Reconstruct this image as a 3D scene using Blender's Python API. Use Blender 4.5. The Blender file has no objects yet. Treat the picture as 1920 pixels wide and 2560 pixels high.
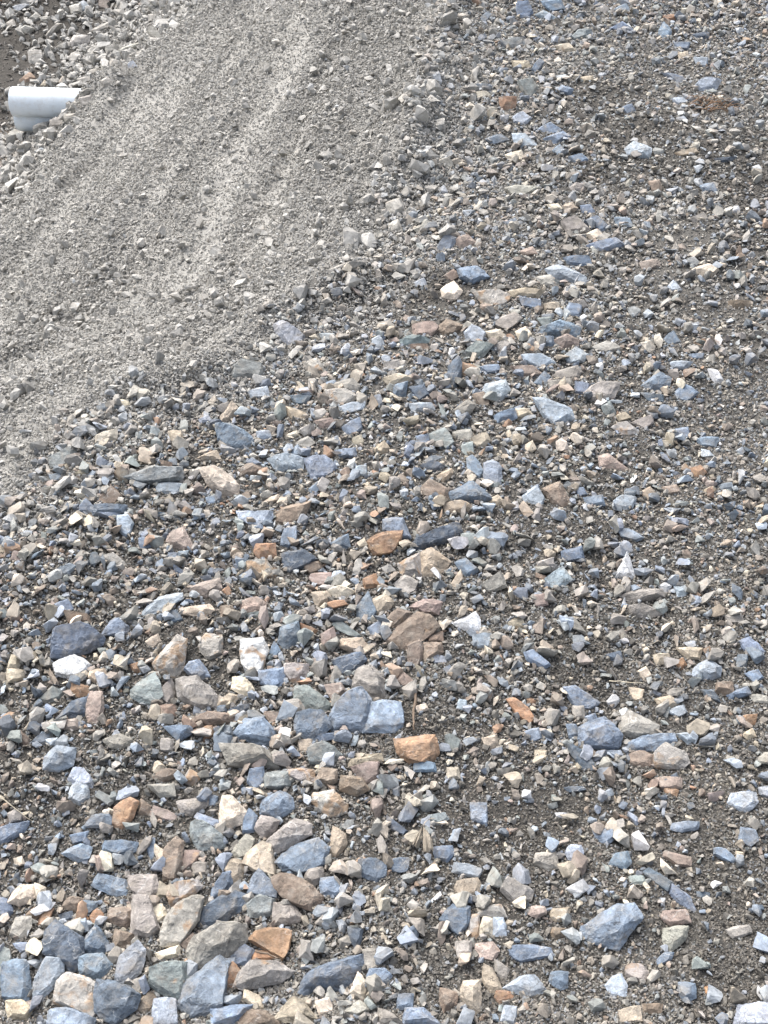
import bpy, bmesh, math, random
import numpy as np
from mathutils import Vector, noise as mnoise

# ------------------------------------------------------------------ camera, sky, sun, exposure
scene = bpy.context.scene
COL = scene.collection
CAM_H, PITCH, VFOV = 1.65, math.radians(41.0), math.radians(45.0)
W, H = 1920.0, 2560.0                       # pixel grid the survey below was read in
FPX = H / 2 / math.tan(VFOV / 2)

cam_data = bpy.data.cameras.new('camera')
cam = bpy.data.objects.new('camera', cam_data); COL.objects.link(cam)
cam.location = (0, 0, CAM_H); cam.rotation_euler = (math.pi / 2 - PITCH, 0, 0)
cam_data.sensor_fit = 'VERTICAL'; cam_data.angle = VFOV
cam_data.clip_start = 0.05; cam_data.clip_end = 1000
scene.camera = cam

SUN_EL, SUN_AZ = math.radians(52), math.radians(-35)   # azimuth from +Y towards +X
world = bpy.data.worlds.new('World'); scene.world = world; world.use_nodes = True
wn = world.node_tree; wn.nodes.clear()
wo = wn.nodes.new('ShaderNodeOutputWorld'); wb = wn.nodes.new('ShaderNodeBackground')
sky = wn.nodes.new('ShaderNodeTexSky'); sky.sky_type = 'NISHITA'; sky.sun_disc = False
sky.sun_elevation = SUN_EL; sky.sun_rotation = SUN_AZ; sky.dust_density = 6.0; sky.air_density = 1.0
hs = wn.nodes.new('ShaderNodeHueSaturation'); hs.inputs['Saturation'].default_value = 0.52
wn.links.new(sky.outputs[0], hs.inputs['Color']); wn.links.new(hs.outputs[0], wb.inputs[0])
wb.inputs[1].default_value = 0.15
wn.links.new(wb.outputs[0], wo.inputs[0])
sd = bpy.data.lights.new('sun', 'SUN'); sd.energy = 1.2; sd.angle = math.radians(58); sd.color = (1, .985, .965)
sun = bpy.data.objects.new('sun', sd); COL.objects.link(sun)
sdir = Vector((math.sin(SUN_AZ) * math.cos(SUN_EL), math.cos(SUN_AZ) * math.cos(SUN_EL), math.sin(SUN_EL)))
sun.rotation_euler = sdir.to_track_quat('Z', 'Y').to_euler(); sun.location = sdir * 20
scene.view_settings.view_transform = 'Standard'; scene.view_settings.look = 'None'
scene.view_settings.gamma = 1; scene.view_settings.use_curve_mapping = False
scene.view_settings.exposure = 1.10

rng = np.random.default_rng(7)
random.seed(7)

# ------------------------------------------------------------------ numeric helpers
def vnoise(x, y, seed=0):
    xi = np.floor(x).astype(np.int64); yi = np.floor(y).astype(np.int64)
    xf = x - xi; yf = y - yi
    u = xf * xf * (3 - 2 * xf); v = yf * yf * (3 - 2 * yf)
    def h(a, b):
        n = (a * 374761393 + b * 668265263 + seed * 974634777) & 0xffffffff
        n = ((n ^ (n >> 13)) * 1274126177) & 0xffffffff
        n = (n ^ (n >> 16)) & 0xffffff
        return n / float(0xffffff)
    a = h(xi, yi); b = h(xi + 1, yi); c = h(xi, yi + 1); d = h(xi + 1, yi + 1)
    return (a + (b - a) * u) * (1 - v) + (c + (d - c) * u) * v * 1.0
def fbm(x, y, seed=0, octs=4):
    s = 0; a = .5; f = 1
    for i in range(octs):
        s = s + a * (vnoise(x * f, y * f, seed + i * 17) - .5); a *= .5; f *= 2.03
    return s
def sstep(a, b, x):
    t = np.clip((x - a) / (b - a), 0, 1); return t * t * (3 - 2 * t)

CP, SP = math.cos(PITCH), math.sin(PITCH)
def ray(px, py):
    px = np.asarray(px, float); py = np.asarray(py, float)
    u = (px - W / 2) / FPX; v = (H / 2 - py) / FPX
    d = np.stack([u, CP + v * SP, -SP + v * CP], -1)      # per unit of depth
    return d
def project(p):
    x = p[..., 0]; y = p[..., 1]; z = p[..., 2] - CAM_H
    dep = y * CP - z * SP; up = y * SP + z * CP
    dep = np.maximum(dep, .05)
    return W / 2 + x / dep * FPX, H / 2 - up / dep * FPX, dep

# brink of the fill, read off the photograph on the level top, then carried on past the frame
_b = np.array([(0, 1180), (150, 1020), (320, 950), (540, 890), (680, 780), (800, 690), (950, 560), (1010, 400), (1050, 220), (1110, 40)], float)
_d = ray(_b[:, 0], _b[:, 1]); _t = CAM_H / -_d[:, 2]
BR = (_d * _t[:, None])[:, :2]
BR = np.vstack([[(-9.0, -7.0), (-1.75, .75)], BR, [(.45, 6.2), (1.2, 9.5), (6, 30)]])
_s = np.concatenate([[0], np.cumsum(np.hypot(*np.diff(BR, axis=0).T))])
def brink(x, y):
    """signed distance from the brink (positive = on the slope side) and distance along it"""
    best = np.full(x.shape, 1e9); sg = np.zeros(x.shape); al = np.zeros(x.shape)
    for i in range(len(BR) - 1):
        a, b = BR[i], BR[i + 1]; e = b - a; L = e @ e
        t = np.clip(((x - a[0]) * e[0] + (y - a[1]) * e[1]) / L, 0, 1)
        dx = x - a[0] - t * e[0]; dy = y - a[1] - t * e[1]; q = np.hypot(dx, dy)
        c = e[0] * dy - e[1] * dx
        m = q < best
        best = np.where(m, q, best); sg = np.where(m, np.sign(c), sg); al = np.where(m, _s[i] + t * math.sqrt(L), al)
    return best * sg, al
TAN, DROP = math.tan(math.radians(29)), 1.36
def height(x, y):
    x = np.asarray(x, float); y = np.asarray(y, float)
    s, al = brink(x, y)
    s = s + .10 * fbm(al * 1.3, s * .6, 3)
    r = .13
    sl = r * np.logaddexp(0, (s - .10) / r) * TAN                 # rounded brink
    k = .10
    z = k * np.logaddexp(-sl / k, -DROP / k)                       # rounded toe
    on = sstep(.05, .4, s) * (1 - sstep(2.2, 2.7, s))
    z = z + on * (.22 * fbm(s * 3.2 + .6 * fbm(al, s, 5), al * .42, 11) + .07 * fbm(s * 9, al * 1.6, 12) + .03 * fbm(x * 12, y * 12, 15))
    top = 1 - sstep(-.1, .3, s)
    z = z + top * (.10 * fbm(x * .9, y * .9, 21) + .05 * fbm(x * 3.1, y * 3.1, 22))
    z = z + (.11 * np.exp(-((s + .02) / .085) ** 2) * np.clip(.35 + 2.2 * fbm(x * 3.5, y * 3.5, 24), 0, 1.2)) * sstep(1.9, 2.8, y)   # low crumbly bank along the brink
    z = z + .12 * np.exp(-(((x + 1.52) / .27) ** 2 + ((y - 6.34) / .17) ** 2))   # gravel heaped against the pipes
    fl = sstep(2.3, 2.8, s)
    z = z + fl * (.10 * fbm(x * 1.3, y * 1.3, 31) + .10 * sstep(7.3, 9.5, y))
    near = np.exp(-((x * x + (y - 3) ** 2) / 300))
    z = z + near * (.012 * fbm(x * 14, y * 14, 41, 3) + .010 * fbm(x * 45, y * 45, 42, 2))
    return z
def hit(px, py):
    """where the line of sight through a surveyed point meets the ground"""
    d = ray(px, py); t = np.full(d.shape[0], .6); done = np.zeros(d.shape[0], bool)
    for _ in range(420):
        p = d * t[:, None]
        under = CAM_H + p[:, 2] < height(p[:, 0], p[:, 1])
        done |= under
        t = np.where(done, t, t + .025)
    lo = t - .025; hi = t.copy()
    for _ in range(12):
        m = (lo + hi) / 2; p = d * m[:, None]
        under = CAM_H + p[:, 2] < height(p[:, 0], p[:, 1])
        hi = np.where(under, m, hi); lo = np.where(under, lo, m)
    p = d * hi[:, None]; p[:, 2] += CAM_H
    return p, hi
def gnormal(x, y, e=.06):
    zx = (height(np.array([x + e]), np.array([y]))[0] - height(np.array([x - e]), np.array([y]))[0]) / (2 * e)
    zy = (height(np.array([x]), np.array([y + e]))[0] - height(np.array([x]), np.array([y - e]))[0]) / (2 * e)
    return Vector((-zx, -zy, 1)).normalized()

_dp = np.array([(1860, 2330, .20, .30), (1330, 2060, .16, .16), (1740, 2120, .16, .14), (480, 1650, .10, .10), (1560, 330, .30, .45), (1900, 480, .25, .5),
                (1150, 2450, .12, .10), (1700, 1850, .14, .12), (1100, 1800, .10, .12), (860, 700, .14, .16), (1480, 1700, .10, .12), (330, 2010, .08, .08), (980, 735, .24, .10), (880, 790, .12, .10)])
_dh, _ = hit(_dp[:, 0], _dp[:, 1])
def damp(x, y):
    """patches of damp dark soil that the dust has not covered"""
    w = np.zeros(x.shape)
    for (a, b, rx, ry), h in zip(_dp, _dh): w = np.maximum(w, np.exp(-(((x - h[0]) / rx) ** 2 + ((y - h[1]) / ry) ** 2)))
    return np.clip(w + 1.3 * fbm(x * 6, y * 6, 99) * sstep(.02, .3, w), 0, 1)

# ------------------------------------------------------------------ materials
def nodes_of(name):
    m = bpy.data.materials.new(name); m.use_nodes = True
    nt = m.node_tree; nt.nodes.clear()
    o = nt.nodes.new('ShaderNodeOutputMaterial'); b = nt.nodes.new('ShaderNodeBsdfPrincipled')
    nt.links.new(b.outputs[0], o.inputs[0])
    return m, nt, b
class N:
    def __init__(s, nt): s.nt = nt
    def new(s, t, **k):
        n = s.nt.nodes.new(t)
        for a, v in k.items(): setattr(n, a, v)
        return n
    def set(s, sock, v):
        if isinstance(v, bpy.types.NodeSocket): s.nt.links.new(v, sock)
        else: sock.default_value = v
    def noise(s, vec, scale, detail=4, rough=.55, dist=0):
        n = s.new('ShaderNodeTexNoise'); s.set(n.inputs['Vector'], vec); n.inputs['Scale'].default_value = scale
        n.inputs['Detail'].default_value = detail; n.inputs['Roughness'].default_value = rough; n.inputs['Distortion'].default_value = dist
        return n.outputs['Fac']
    def mr(s, v, a, b, c=0., d=1., clamp=True):
        n = s.new('ShaderNodeMapRange'); n.clamp = clamp
        for i, q in enumerate((v, a, b, c, d)): s.set(n.inputs[i], q)
        return n.outputs[0]
    def math(s, op, a, b=0.):
        n = s.new('ShaderNodeMath', operation=op); s.set(n.inputs[0], a); s.set(n.inputs[1], b); return n.outputs[0]
    def mix(s, f, a, b, blend='MIX'):
        n = s.new('ShaderNodeMix', data_type='RGBA', blend_type=blend)
        s.set(n.inputs[0], f); s.set(n.inputs[6], a); s.set(n.inputs[7], b); return n.outputs[2]
    def vmath(s, op, a, b):
        n = s.new('ShaderNodeVectorMath', operation=op); s.set(n.inputs[0], a); s.set(n.inputs[1], b); return n.outputs[0]
    def bump(s, h, strength, dist):
        n = s.new('ShaderNodeBump'); n.inputs['Strength'].default_value = strength; n.inputs['Distance'].default_value = dist
        s.set(n.inputs['Height'], h); return n.outputs[0]

def stone_material(name, mode):
    """mode OBJECT: colour on the object; MESH: colour on the vertices; POINT: colour on the scattered point"""
    m, nt, b = nodes_of(name); g = N(nt)
    oi = g.new('ShaderNodeObjectInfo'); tc = g.new('ShaderNodeTexCoord')
    if mode == 'OBJECT':
        col, stain, rnd = oi.outputs['Color'], oi.outputs['Alpha'], oi.outputs['Random']
        cs = g.new('ShaderNodeCombineXYZ')
        for i in range(3): g.set(cs.inputs[i], g.math('MULTIPLY', rnd, 11. + 7 * i))
        vec = g.vmath('ADD', tc.outputs['Object'], cs.outputs[0]); sc = 1.
    elif mode == 'MESH':
        at = g.new('ShaderNodeAttribute', attribute_name='col'); col, stain = at.outputs['Color'], at.outputs['Alpha']
        vec = tc.outputs['Object']; rnd = .5; sc = 1.
    else:
        at = g.new('ShaderNodeAttribute', attribute_name='col', attribute_type='INSTANCER'); col, stain = at.outputs['Color'], at.outputs['Alpha']
        cs = g.new('ShaderNodeCombineXYZ'); rnd = oi.outputs['Random']
        for i in range(3): g.set(cs.inputs[i], g.math('MULTIPLY', rnd, 31. + 17 * i))
        vec = g.vmath('ADD', tc.outputs['Object'], cs.outputs[0]); sc = .025
    big = g.noise(vec, 26 * sc, 5, .6, .4); mid = g.noise(vec, 90 * sc, 4, .65); fine = g.noise(vec, 420 * sc, 3, .7)
    c = g.mix(1., col, g.mr(big, .3, .7, .72, 1.28, False), 'MULTIPLY')
    c = g.mix(1., c, g.mr(mid, .25, .75, .62, 1.38, False), 'MULTIPLY')
    c = g.mix(1., c, g.mr(fine, .25, .75, .74, 1.26, False), 'MULTIPLY')
    # iron staining in patches
    st = g.noise(vec, 34 * sc, 4, .6, .8)
    th = g.mr(stain, 0., 1., .74, .40)
    f = g.mr(g.math('SUBTRACT', st, th), -.03, .09, 0., .85)
    rust = g.mix(mid, (.25, .135, .072, 1), (.42, .32, .21, 1))
    c = g.mix(f, c, rust)
    if mode != 'POINT':
        # bedding bands and pale quartz threads, both belonging to the rock
        mp = g.new('ShaderNodeMapping'); g.set(mp.inputs['Vector'], vec)
        mp.inputs['Scale'].default_value = (14, 22, 120); mp.inputs['Rotation'].default_value = (.5, .35, .2)
        band = g.noise(mp.outputs[0], 1., 3, .6, .3)
        c = g.mix(1., c, g.mr(band, .3, .7, .66, 1.32, False), 'MULTIPLY')
        vo = g.new('ShaderNodeTexVoronoi', feature='DISTANCE_TO_EDGE'); vo.inputs['Scale'].default_value = 17
        nz = g.new('ShaderNodeTexNoise'); g.set(nz.inputs['Vector'], vec); nz.inputs['Scale'].default_value = 30; nz.inputs['Detail'].default_value = 4
        wv = g.new('ShaderNodeMapping'); g.set(wv.inputs['Vector'], g.vmath('ADD', vec, g.vmath('MULTIPLY', nz.outputs['Color'], (.05, .05, .05)))); wv.inputs['Rotation'].default_value = (.9, .4, 1.1); wv.inputs['Scale'].default_value = (1, 2.2, 1)
        g.set(vo.inputs['Vector'], wv.outputs[0])
        vein = g.mr(vo.outputs['Distance'], .006, .022, 1., 0.)
        gate = g.mr(g.noise(vec, 22 * sc, 3), .54, .66)
        c = g.mix(g.math('MULTIPLY', g.math('MULTIPLY', vein, gate), .4), c, (.62, .62, .6, 1))
        v2 = g.new('ShaderNodeTexVoronoi', feature='DISTANCE_TO_EDGE'); v2.inputs['Scale'].default_value = 23
        g.set(v2.inputs['Vector'], g.vmath('ADD', wv.outputs[0], (3.3, 1.7, 5.1)))
        crack = g.math('MULTIPLY', g.mr(v2.outputs['Distance'], .008, .03, 1., 0.), g.mr(g.noise(vec, 31 * sc, 3), .50, .60))
        c = g.mix(g.math('MULTIPLY', crack, .55), c, (.05, .046, .04, 1))
    # weathered tan skin left on parts of the faces
    skin = g.mr(g.noise(vec, 21 * sc, 5, .7, .8), .52, .70, 0., .52)
    c = g.mix(skin, c, g.mix(mid, (.20, .17, .135, 1), (.40, .36, .30, 1)))
    # thin film of pale crusher dust, in blotches
    dust = g.mr(g.noise(vec, 48 * sc, 5, .7), .50, .72, 0., .42)
    c = g.mix(dust, c, (.33, .31, .275, 1))
    g.set(b.inputs['Base Color'], c)
    g.set(b.inputs['Roughness'], g.mr(mid, .3, .7, .62, .88))
    b.inputs['Specular IOR Level'].default_value = .35
    hgt = g.math('ADD', g.math('MULTIPLY', mid, 1.), g.math('MULTIPLY', fine, .45))
    g.set(b.inputs['Normal'], g.bump(hgt, .55, .004 if mode != 'POINT' else .0012))
    return m
M_STONE = stone_material('stone_rock', 'OBJECT')
M_JOIN = stone_material('loose_rock', 'MESH')
M_GRAV = stone_material('gravel_rock', 'POINT')

def ground_material():
    m, nt, b = nodes_of('ground_soil'); g = N(nt)
    tc = g.new('ShaderNodeTexCoord'); at = g.new('ShaderNodeAttribute', attribute_name='zone')
    sep = g.new('ShaderNodeSeparateColor'); g.set(sep.inputs[0], at.outputs['Color'])
    vec = tc.outputs['Object']
    n1 = g.noise(vec, 3.2, 5, .6); n2 = g.noise(vec, 60, 5, .7); n3 = g.noise(vec, 260, 3, .7)
    soil = g.mix(g.mr(n1, .3, .7), (.048, .046, .043, 1), (.092, .088, .081, 1))
    soil = g.mix(g.mr(n3, .5, .72, 0, .8), soil, (.24, .215, .18, 1))
    dust = g.mix(g.mr(n2, .3, .7), (.23, .225, .210, 1), (.335, .328, .308, 1))
    dust = g.mix(g.mr(n3, .55, .75, 0, .6), dust, (.16, .152, .138, 1))
    dust = g.mix(1., dust, g.mr(at.outputs['Alpha'], .2, .8, .78, 1.22), 'MULTIPLY')
    clay = g.mix(g.mr(n2, .3, .7), (.052, .048, .043, 1), (.095, .089, .080, 1))
    c = g.mix(sep.outputs[0], soil, dust); c = g.mix(sep.outputs[1], c, clay)
    c = g.mix(sep.outputs[2], c, g.mix(n2, (.28, .20, .13, 1), (.40, .33, .27, 1)))
    g.set(b.inputs['Base Color'], c); b.inputs['Roughness'].default_value = .95; b.inputs['Specular IOR Level'].default_value = .15
    h = g.math('ADD', n2, g.math('MULTIPLY', n3, .6))
    g.set(b.inputs['Normal'], g.bump(h, .8, .012))
    return m
M_GROUND = ground_material()

def plain_material(name, c1, c2, scale, rough=.7, bump=.2):
    m, nt, b = nodes_of(name); g = N(nt); tc = g.new('ShaderNodeTexCoord')
    n = g.noise(tc.outputs['Object'], scale, 5, .6)
    g.set(b.inputs['Base Color'], g.mix(g.mr(n, .3, .7), c1, c2)); b.inputs['Roughness'].default_value = rough
    g.set(b.inputs['Normal'], g.bump(n, bump, .003))
    return m
def pipe_material():
    m, nt, b = nodes_of('white_plastic'); g = N(nt); tc = g.new('ShaderNodeTexCoord'); v = tc.outputs['Object']
    c = g.mix(g.mr(g.noise(v, 7, 4), .3, .7), (.60, .68, .75, 1), (.70, .76, .81, 1))
    c = g.mix(g.mr(g.noise(v, 16, 6, .7), .52, .75, 0, .5), c, (.40, .38, .34, 1))        # dried mud splashes
    mp = g.new('ShaderNodeMapping'); g.set(mp.inputs['Vector'], v); mp.inputs['Scale'].default_value = (8, 160, 160)
    c = g.mix(g.mr(g.noise(mp.outputs[0], 1, 3), .62, .72, 0, .35), c, (.45, .46, .47, 1))   # scuffs along the pipe
    g.set(b.inputs['Base Color'], c); b.inputs['Roughness'].default_value = .5
    return m
M_PIPE = pipe_material()
M_TWIG = plain_material('twig_bark', (.09, .065, .045, 1), (.2, .15, .11, 1), 90, .85, .6)
M_STRAW = plain_material('dry_straw', (.42, .36, .26, 1), (.6, .54, .42, 1), 60, .7, .2)
M_GRASS = plain_material('dead_grass', (.16, .085, .045, 1), (.32, .21, .13, 1), 60, .75, .2)
M_LEAF = plain_material('dead_leaf', (.30, .26, .21, 1), (.50, .45, .37, 1), 70, .8, .4)

def tag(o, label=None, cat=None, group=None, kind=None):
    if label: o['label'] = label
    if cat: o['category'] = cat
    if group: o['group'] = group
    if kind: o['kind'] = kind
    return o
def link(name, me, mat, parent=None):
    o = bpy.data.objects.new(name, me); COL.objects.link(o); o.parent = parent
    if mat is not None and not me.materials: me.materials.append(mat)
    return o

# ------------------------------------------------------------------ ground: one sheet, fine near the fill, coarse to the horizon
def axis(lo, hi, step, far):
    inner = np.arange(lo, hi + 1e-6, step); out = []
    s, p = step, hi
    while p < far: s *= 1.22; p += s; out.append(p)
    out2 = []; s, p = step, lo
    while p > -far: s *= 1.22; p -= s; out2.append(p)
    return np.concatenate([out2[::-1], inner, out])
gx = axis(-3.6, 2.8, .016, 400); gy = axis(.7, 9.0, .018, 400)
X, Y = np.meshgrid(gx, gy); Z = height(X, Y)
S_, AL_ = brink(X, Y)
nx, ny = len(gx), len(gy)
co = np.stack([X, Y, Z], -1).reshape(-1, 3)
ii = np.arange(nx * ny).reshape(ny, nx)
fa = np.stack([ii[:-1, :-1], ii[:-1, 1:], ii[1:, 1:], ii[1:, :-1]], -1).reshape(-1, 4)
me = bpy.data.meshes.new('ground')
me.vertices.add(len(co)); me.vertices.foreach_set('co', co.ravel())
me.loops.add(fa.size); me.loops.foreach_set('vertex_index', fa.ravel().astype(np.int32))
me.polygons.add(len(fa)); me.polygons.foreach_set('loop_start', (np.arange(len(fa)) * 4).astype(np.int32))
me.update(calc_edges=True); me.shade_smooth()
def zone_dust(x, y, s, al):
    n = fbm(x * 2.2, y * 2.2, 51) * .30 + fbm(x * 9, y * 9, 52) * .12
    return sstep(-.20, .10, s + n)
def zone_clay(x, y, s):
    n = fbm(x * 2.5, y * 2.5, 61) * .5
    return sstep(2.35, 2.55, s + n)
def streak(s, al):
    """bands of fine powder left along the slope"""
    return .5 + 2.4 * (.7 * fbm(s * 4.2 + .9 * fbm(al * .8, s * 1.5, 5), al * .38, 13) + .5 * fbm(s * 11, al * 1.1, 14))
zd = zone_dust(X, Y, S_, AL_); zc = zone_clay(X, Y, S_)
zk = np.exp(-(((X + 2.25) / .22) ** 2 + ((Y - 6.35) / .28) ** 2)) * 1.0
grey = np.clip(.35 + 1.5 * fbm(X * 1.2, Y * 1.2, 57), 0, 1) * sstep(1.5, 3.0, Y) * (1 - .8 * sstep(.9, 1.6, X) * (1 - sstep(3.5, 5, Y)))
zd = np.maximum(zd, .6 * grey * (1 - .9 * damp(X, Y)))
zone = np.stack([zd, zc, np.clip(zk, 0, 1), np.clip(streak(S_, AL_), 0, 1)], -1).reshape(-1, 4).astype(np.float32)
a = me.attributes.new('zone', 'FLOAT_COLOR', 'POINT'); a.data.foreach_set('color', zone.ravel())
ground = link('ground', me, M_GROUND); tag(ground, 'gravel fill with a dusty side slope falling to a trench', 'ground', kind='structure')

# ------------------------------------------------------------------ survey of the stones (outline corners per photo tile)
PAL = {  # base colours of the rock kinds, iron stain amount
 'b': ((.158, .205, .270), .05), 'd': ((.092, .122, .162), .0), 'l': ((.290, .338, .392), .03), 'g': ((.195, .225, .225), .0),
 't': ((.365, .308, .232), .20), 'c': ((.570, .505, .400), .14), 'n': ((.205, .158, .122), .26), 'p': ((.265, .210, .180), .18),
 'r': ((.290, .170, .100), .40), 'w': ((.530, .545, .565), .10), 'y': ((.265, .250, .225), .10), 'm': ((.330, .310, .285), .62),
 'u': ((.340, .326, .294), .0), 'v': ((.31, .34, .41), .05), 'k': ((.50, .515, .54), .50)}
TILES = {'1': (0, 0, 1.728), '2': (960, 0, 1.728), '3': (0, 640, 1.728), '4': (960, 640, 1.728), '5': (0, 1280, 1.728), '6': (960, 1280, 1.728),
         '7': (0, 1920, 1.728), '8': (960, 1920, 1.728), 'T': (0, 0, 3.456)}
SURVEY = {}
SURVEY['7'] = """
d 245,668 345,735 362,850 300,870 190,795 200,720|dark slate block with a white quartz edge
d 415,680 475,780 435,818 358,790 365,750|dark striped slate wedge
b 440,805 480,850 440,920 355,890 345,820
l 590,755 625,790 605,880 545,935 503,925 520,820|tall pale blue-grey slate blade
m 830,562 872,570 850,660 770,760 705,755 708,690 745,610|tall grey stone with a rusty scratch
y 940,678 1050,685 1055,750 960,830 845,858 820,800 850,730|smooth grey-brown slab with a pale rim
b 935,822 978,850 950,960 950,1055 830,1060 775,1020 800,930|broad blue slate slab narrowing at one end
g 740,845 805,852 795,990 770,1005 650,935 655,880|smooth grey-green block
m 1090,835 1190,840 1262,880 1200,925 1060,955 1020,940 1040,890|long flat grey stone with a brown end
d 1560,810 1560,860 1510,935 1350,975 1305,965 1330,895 1400,850|huge dark blue slate with split layers
r 1190,697 1250,710 1240,770 1210,825 1150,770 1078,745 1110,712|ochre brown block with flat faces
r 1100,795 1175,785 1190,830 1090,835|small ochre chip
b 1060,770 1095,790 1070,840 1020,860 1000,810
d 1010,535 1055,555 1050,600 935,680 865,675 875,620 930,570|long lumpy dark blue slate
b 960,460 1000,450 1000,500 945,560 915,575 920,520
b 1120,440 1195,530 1190,560 1075,535 1085,490|blue slate triangle
g 1120,550 1180,570 1170,630 1085,640 1065,590|grey-green layered stone
y 1190,585 1260,590 1310,650 1260,670 1190,675|grey stone with striped end grain
n 1225,462 1300,480 1385,555 1340,610 1260,580 1200,520 1185,480|knobbly brown stone with orange ridges
b 1360,310 1410,350 1400,410 1280,460 1200,405 1230,370|broad blue slate with a pale cap
t 1130,325 1165,340 1185,465 1130,450 1050,410 1070,370|tan stone with pink stains
y 1270,225 1335,245 1335,290 1220,355 1170,360 1160,315 1230,250|long rounded grey-brown stone
c 965,128 1000,125 1065,190 1050,235 960,262 955,200|cream quartz block with sharp corners
b 1210,105 1260,135 1260,180 1195,220 1130,195 1140,140
g 835,240 880,235 970,315 965,340 865,350 830,290|grey-green stone with a sloping face
y 770,145 895,125 890,165 830,205 785,190
r 560,132 595,150 575,215 530,268 495,245 500,175|standing ochre brown block
b 400,205 465,200 497,240 460,255 370,250
l 320,10 360,5 400,55 395,85 320,75 300,50|pale blue stone overlapping another pale stone
l 330,60 375,80 382,130 345,162 300,130 310,85
b 0,260 120,235 100,280 20,325 -20,320|long blue slate beside the pale straw
b 345,330 390,345 375,395 330,405 270,370
b 460,318 590,325 580,360 520,388 450,360
b 430,458 545,490 552,560 480,545 405,510
y 560,470 670,465 680,520 640,580 590,545 560,510
t 690,490 735,520 720,555 670,560
m 770,500 850,490 868,515 800,575 745,590 735,550|white stone with an orange crust
y 580,560 640,560 685,690 640,730 570,710|tall plain grey stone
n 760,305 790,330 785,400 770,490 710,475 715,350|standing purple-brown stone
p 800,360 870,365 840,420 790,445
b 635,305 670,310 665,390 650,400
c 670,330 715,370 690,410 668,365
t 1000,395 1050,410 1045,470 1010,495 975,440
c 85,510 140,510 145,560 85,592 37,580|creamy flat stone
c 150,503 195,520 195,600 160,575
n 300,560 355,565 370,600 330,620 270,600
n 150,600 185,620 150,655 110,640
r 205,603 230,610 200,680 165,675 175,635
r 345,630 380,650 365,690 320,700 325,655
r 390,640 420,608 448,635 430,680 400,670
d 360,575 420,580 415,610 385,635 360,615
p 480,610 570,610 575,660 545,690 465,655|pinkish brown block with striped faces
n 500,700 580,720 560,770 490,780
y 70,650 130,645 130,690 90,740 45,720
c 675,800 770,765 770,815 690,828
l 200,828 265,840 270,890 220,960 155,1010 150,940
b 20,850 110,840 125,900 130,960 110,1010 20,990
g -20,760 40,790 50,850 30,890 -20,895|rounded sea-green stone
m 290,895 420,940 425,1060 400,1085 320,1040 240,1010 255,930|grey block with an orange face
d 430,925 500,930 600,985 580,1040 500,1100 420,1050|dark blue slate with a broad flat top
n 640,965 680,1000 650,1050 580,1060 600,1010
l 670,1005 755,1005 760,1116 660,1116
b 220,1050 310,1040 410,1085 400,1130 220,1130
t 30,1010 90,1000 135,1045 110,1085 40,1075
b 920,1045 1090,1025 1085,1050 1010,1106 925,1100
n 1060,1050 1150,1055 1200,1100 1195,1140 1030,1130
t 1270,990 1310,1010 1365,1085 1280,1100 1190,1080
t 1060,960 1120,985 1140,1045 1090,1030 1055,1000
r 1005,840 1035,880 1030,935 985,965 950,945 975,880
c 1545,885 1575,920 1570,1000 1510,970
b 1600,870 1659,870 1690,900 1659,930 1580,945
y 1570,790 1620,785 1650,850 1580,870
d 1555,400 1620,395 1659,430 1659,470 1620,490 1555,460
t 1440,258 1490,290 1495,330 1450,385 1415,370 1440,320
m 1360,115 1440,100 1495,160 1490,190 1420,205 1355,150|orange and white stained stone
n 1390,0 1450,10 1450,60 1400,75 1360,60
g 1150,25 1245,20 1250,75 1200,90 1150,80|squared grey-green stone
b 1080,10 1135,0 1135,60 1100,95 1070,60
n 1480,40 1560,45 1590,90 1540,120 1475,95
p 1520,0 1630,-20 1625,45 1580,65
m 1250,10 1355,10 1350,60 1290,55 1240,30
n 690,5 750,10 755,45 700,60 660,40
m 820,5 870,35 830,75 790,60
b 1390,480 1440,475 1480,530 1450,560 1390,540
y 1330,440 1390,430 1395,480 1350,510 1315,480
y 1060,290 1095,310 1080,360 1030,390 1005,360
y 1130,210 1205,230 1180,285 1140,300 1105,260
b 1075,180 1110,210 1100,270 1050,280 1055,230
b 860,195 945,225 950,250 900,245 845,215
n 610,135 650,165 640,205 600,195
p 670,165 770,210 760,230 655,205
b 305,290 380,275 370,310 320,325
d 1505,690 1565,700 1560,745 1540,780 1510,740
b 60,760 120,755 150,785 90,795
y 825,410 890,410 890,455 840,460
y 630,900 600,970 565,955 580,915
y 640,75 745,70 750,120 690,125
d 940,125 905,115 890,165 930,165
y 1490,1050 1550,1005 1600,1040 1540,1070
c 1365,1010 1420,995 1435,1050 1380,1065
n 780,760 830,715 850,740 820,790
d 255,635 310,620 315,650 270,670
b -20,560 30,570 55,620 20,660 -20,655
c 655,600 700,590 720,640 690,665 655,640
"""
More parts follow.
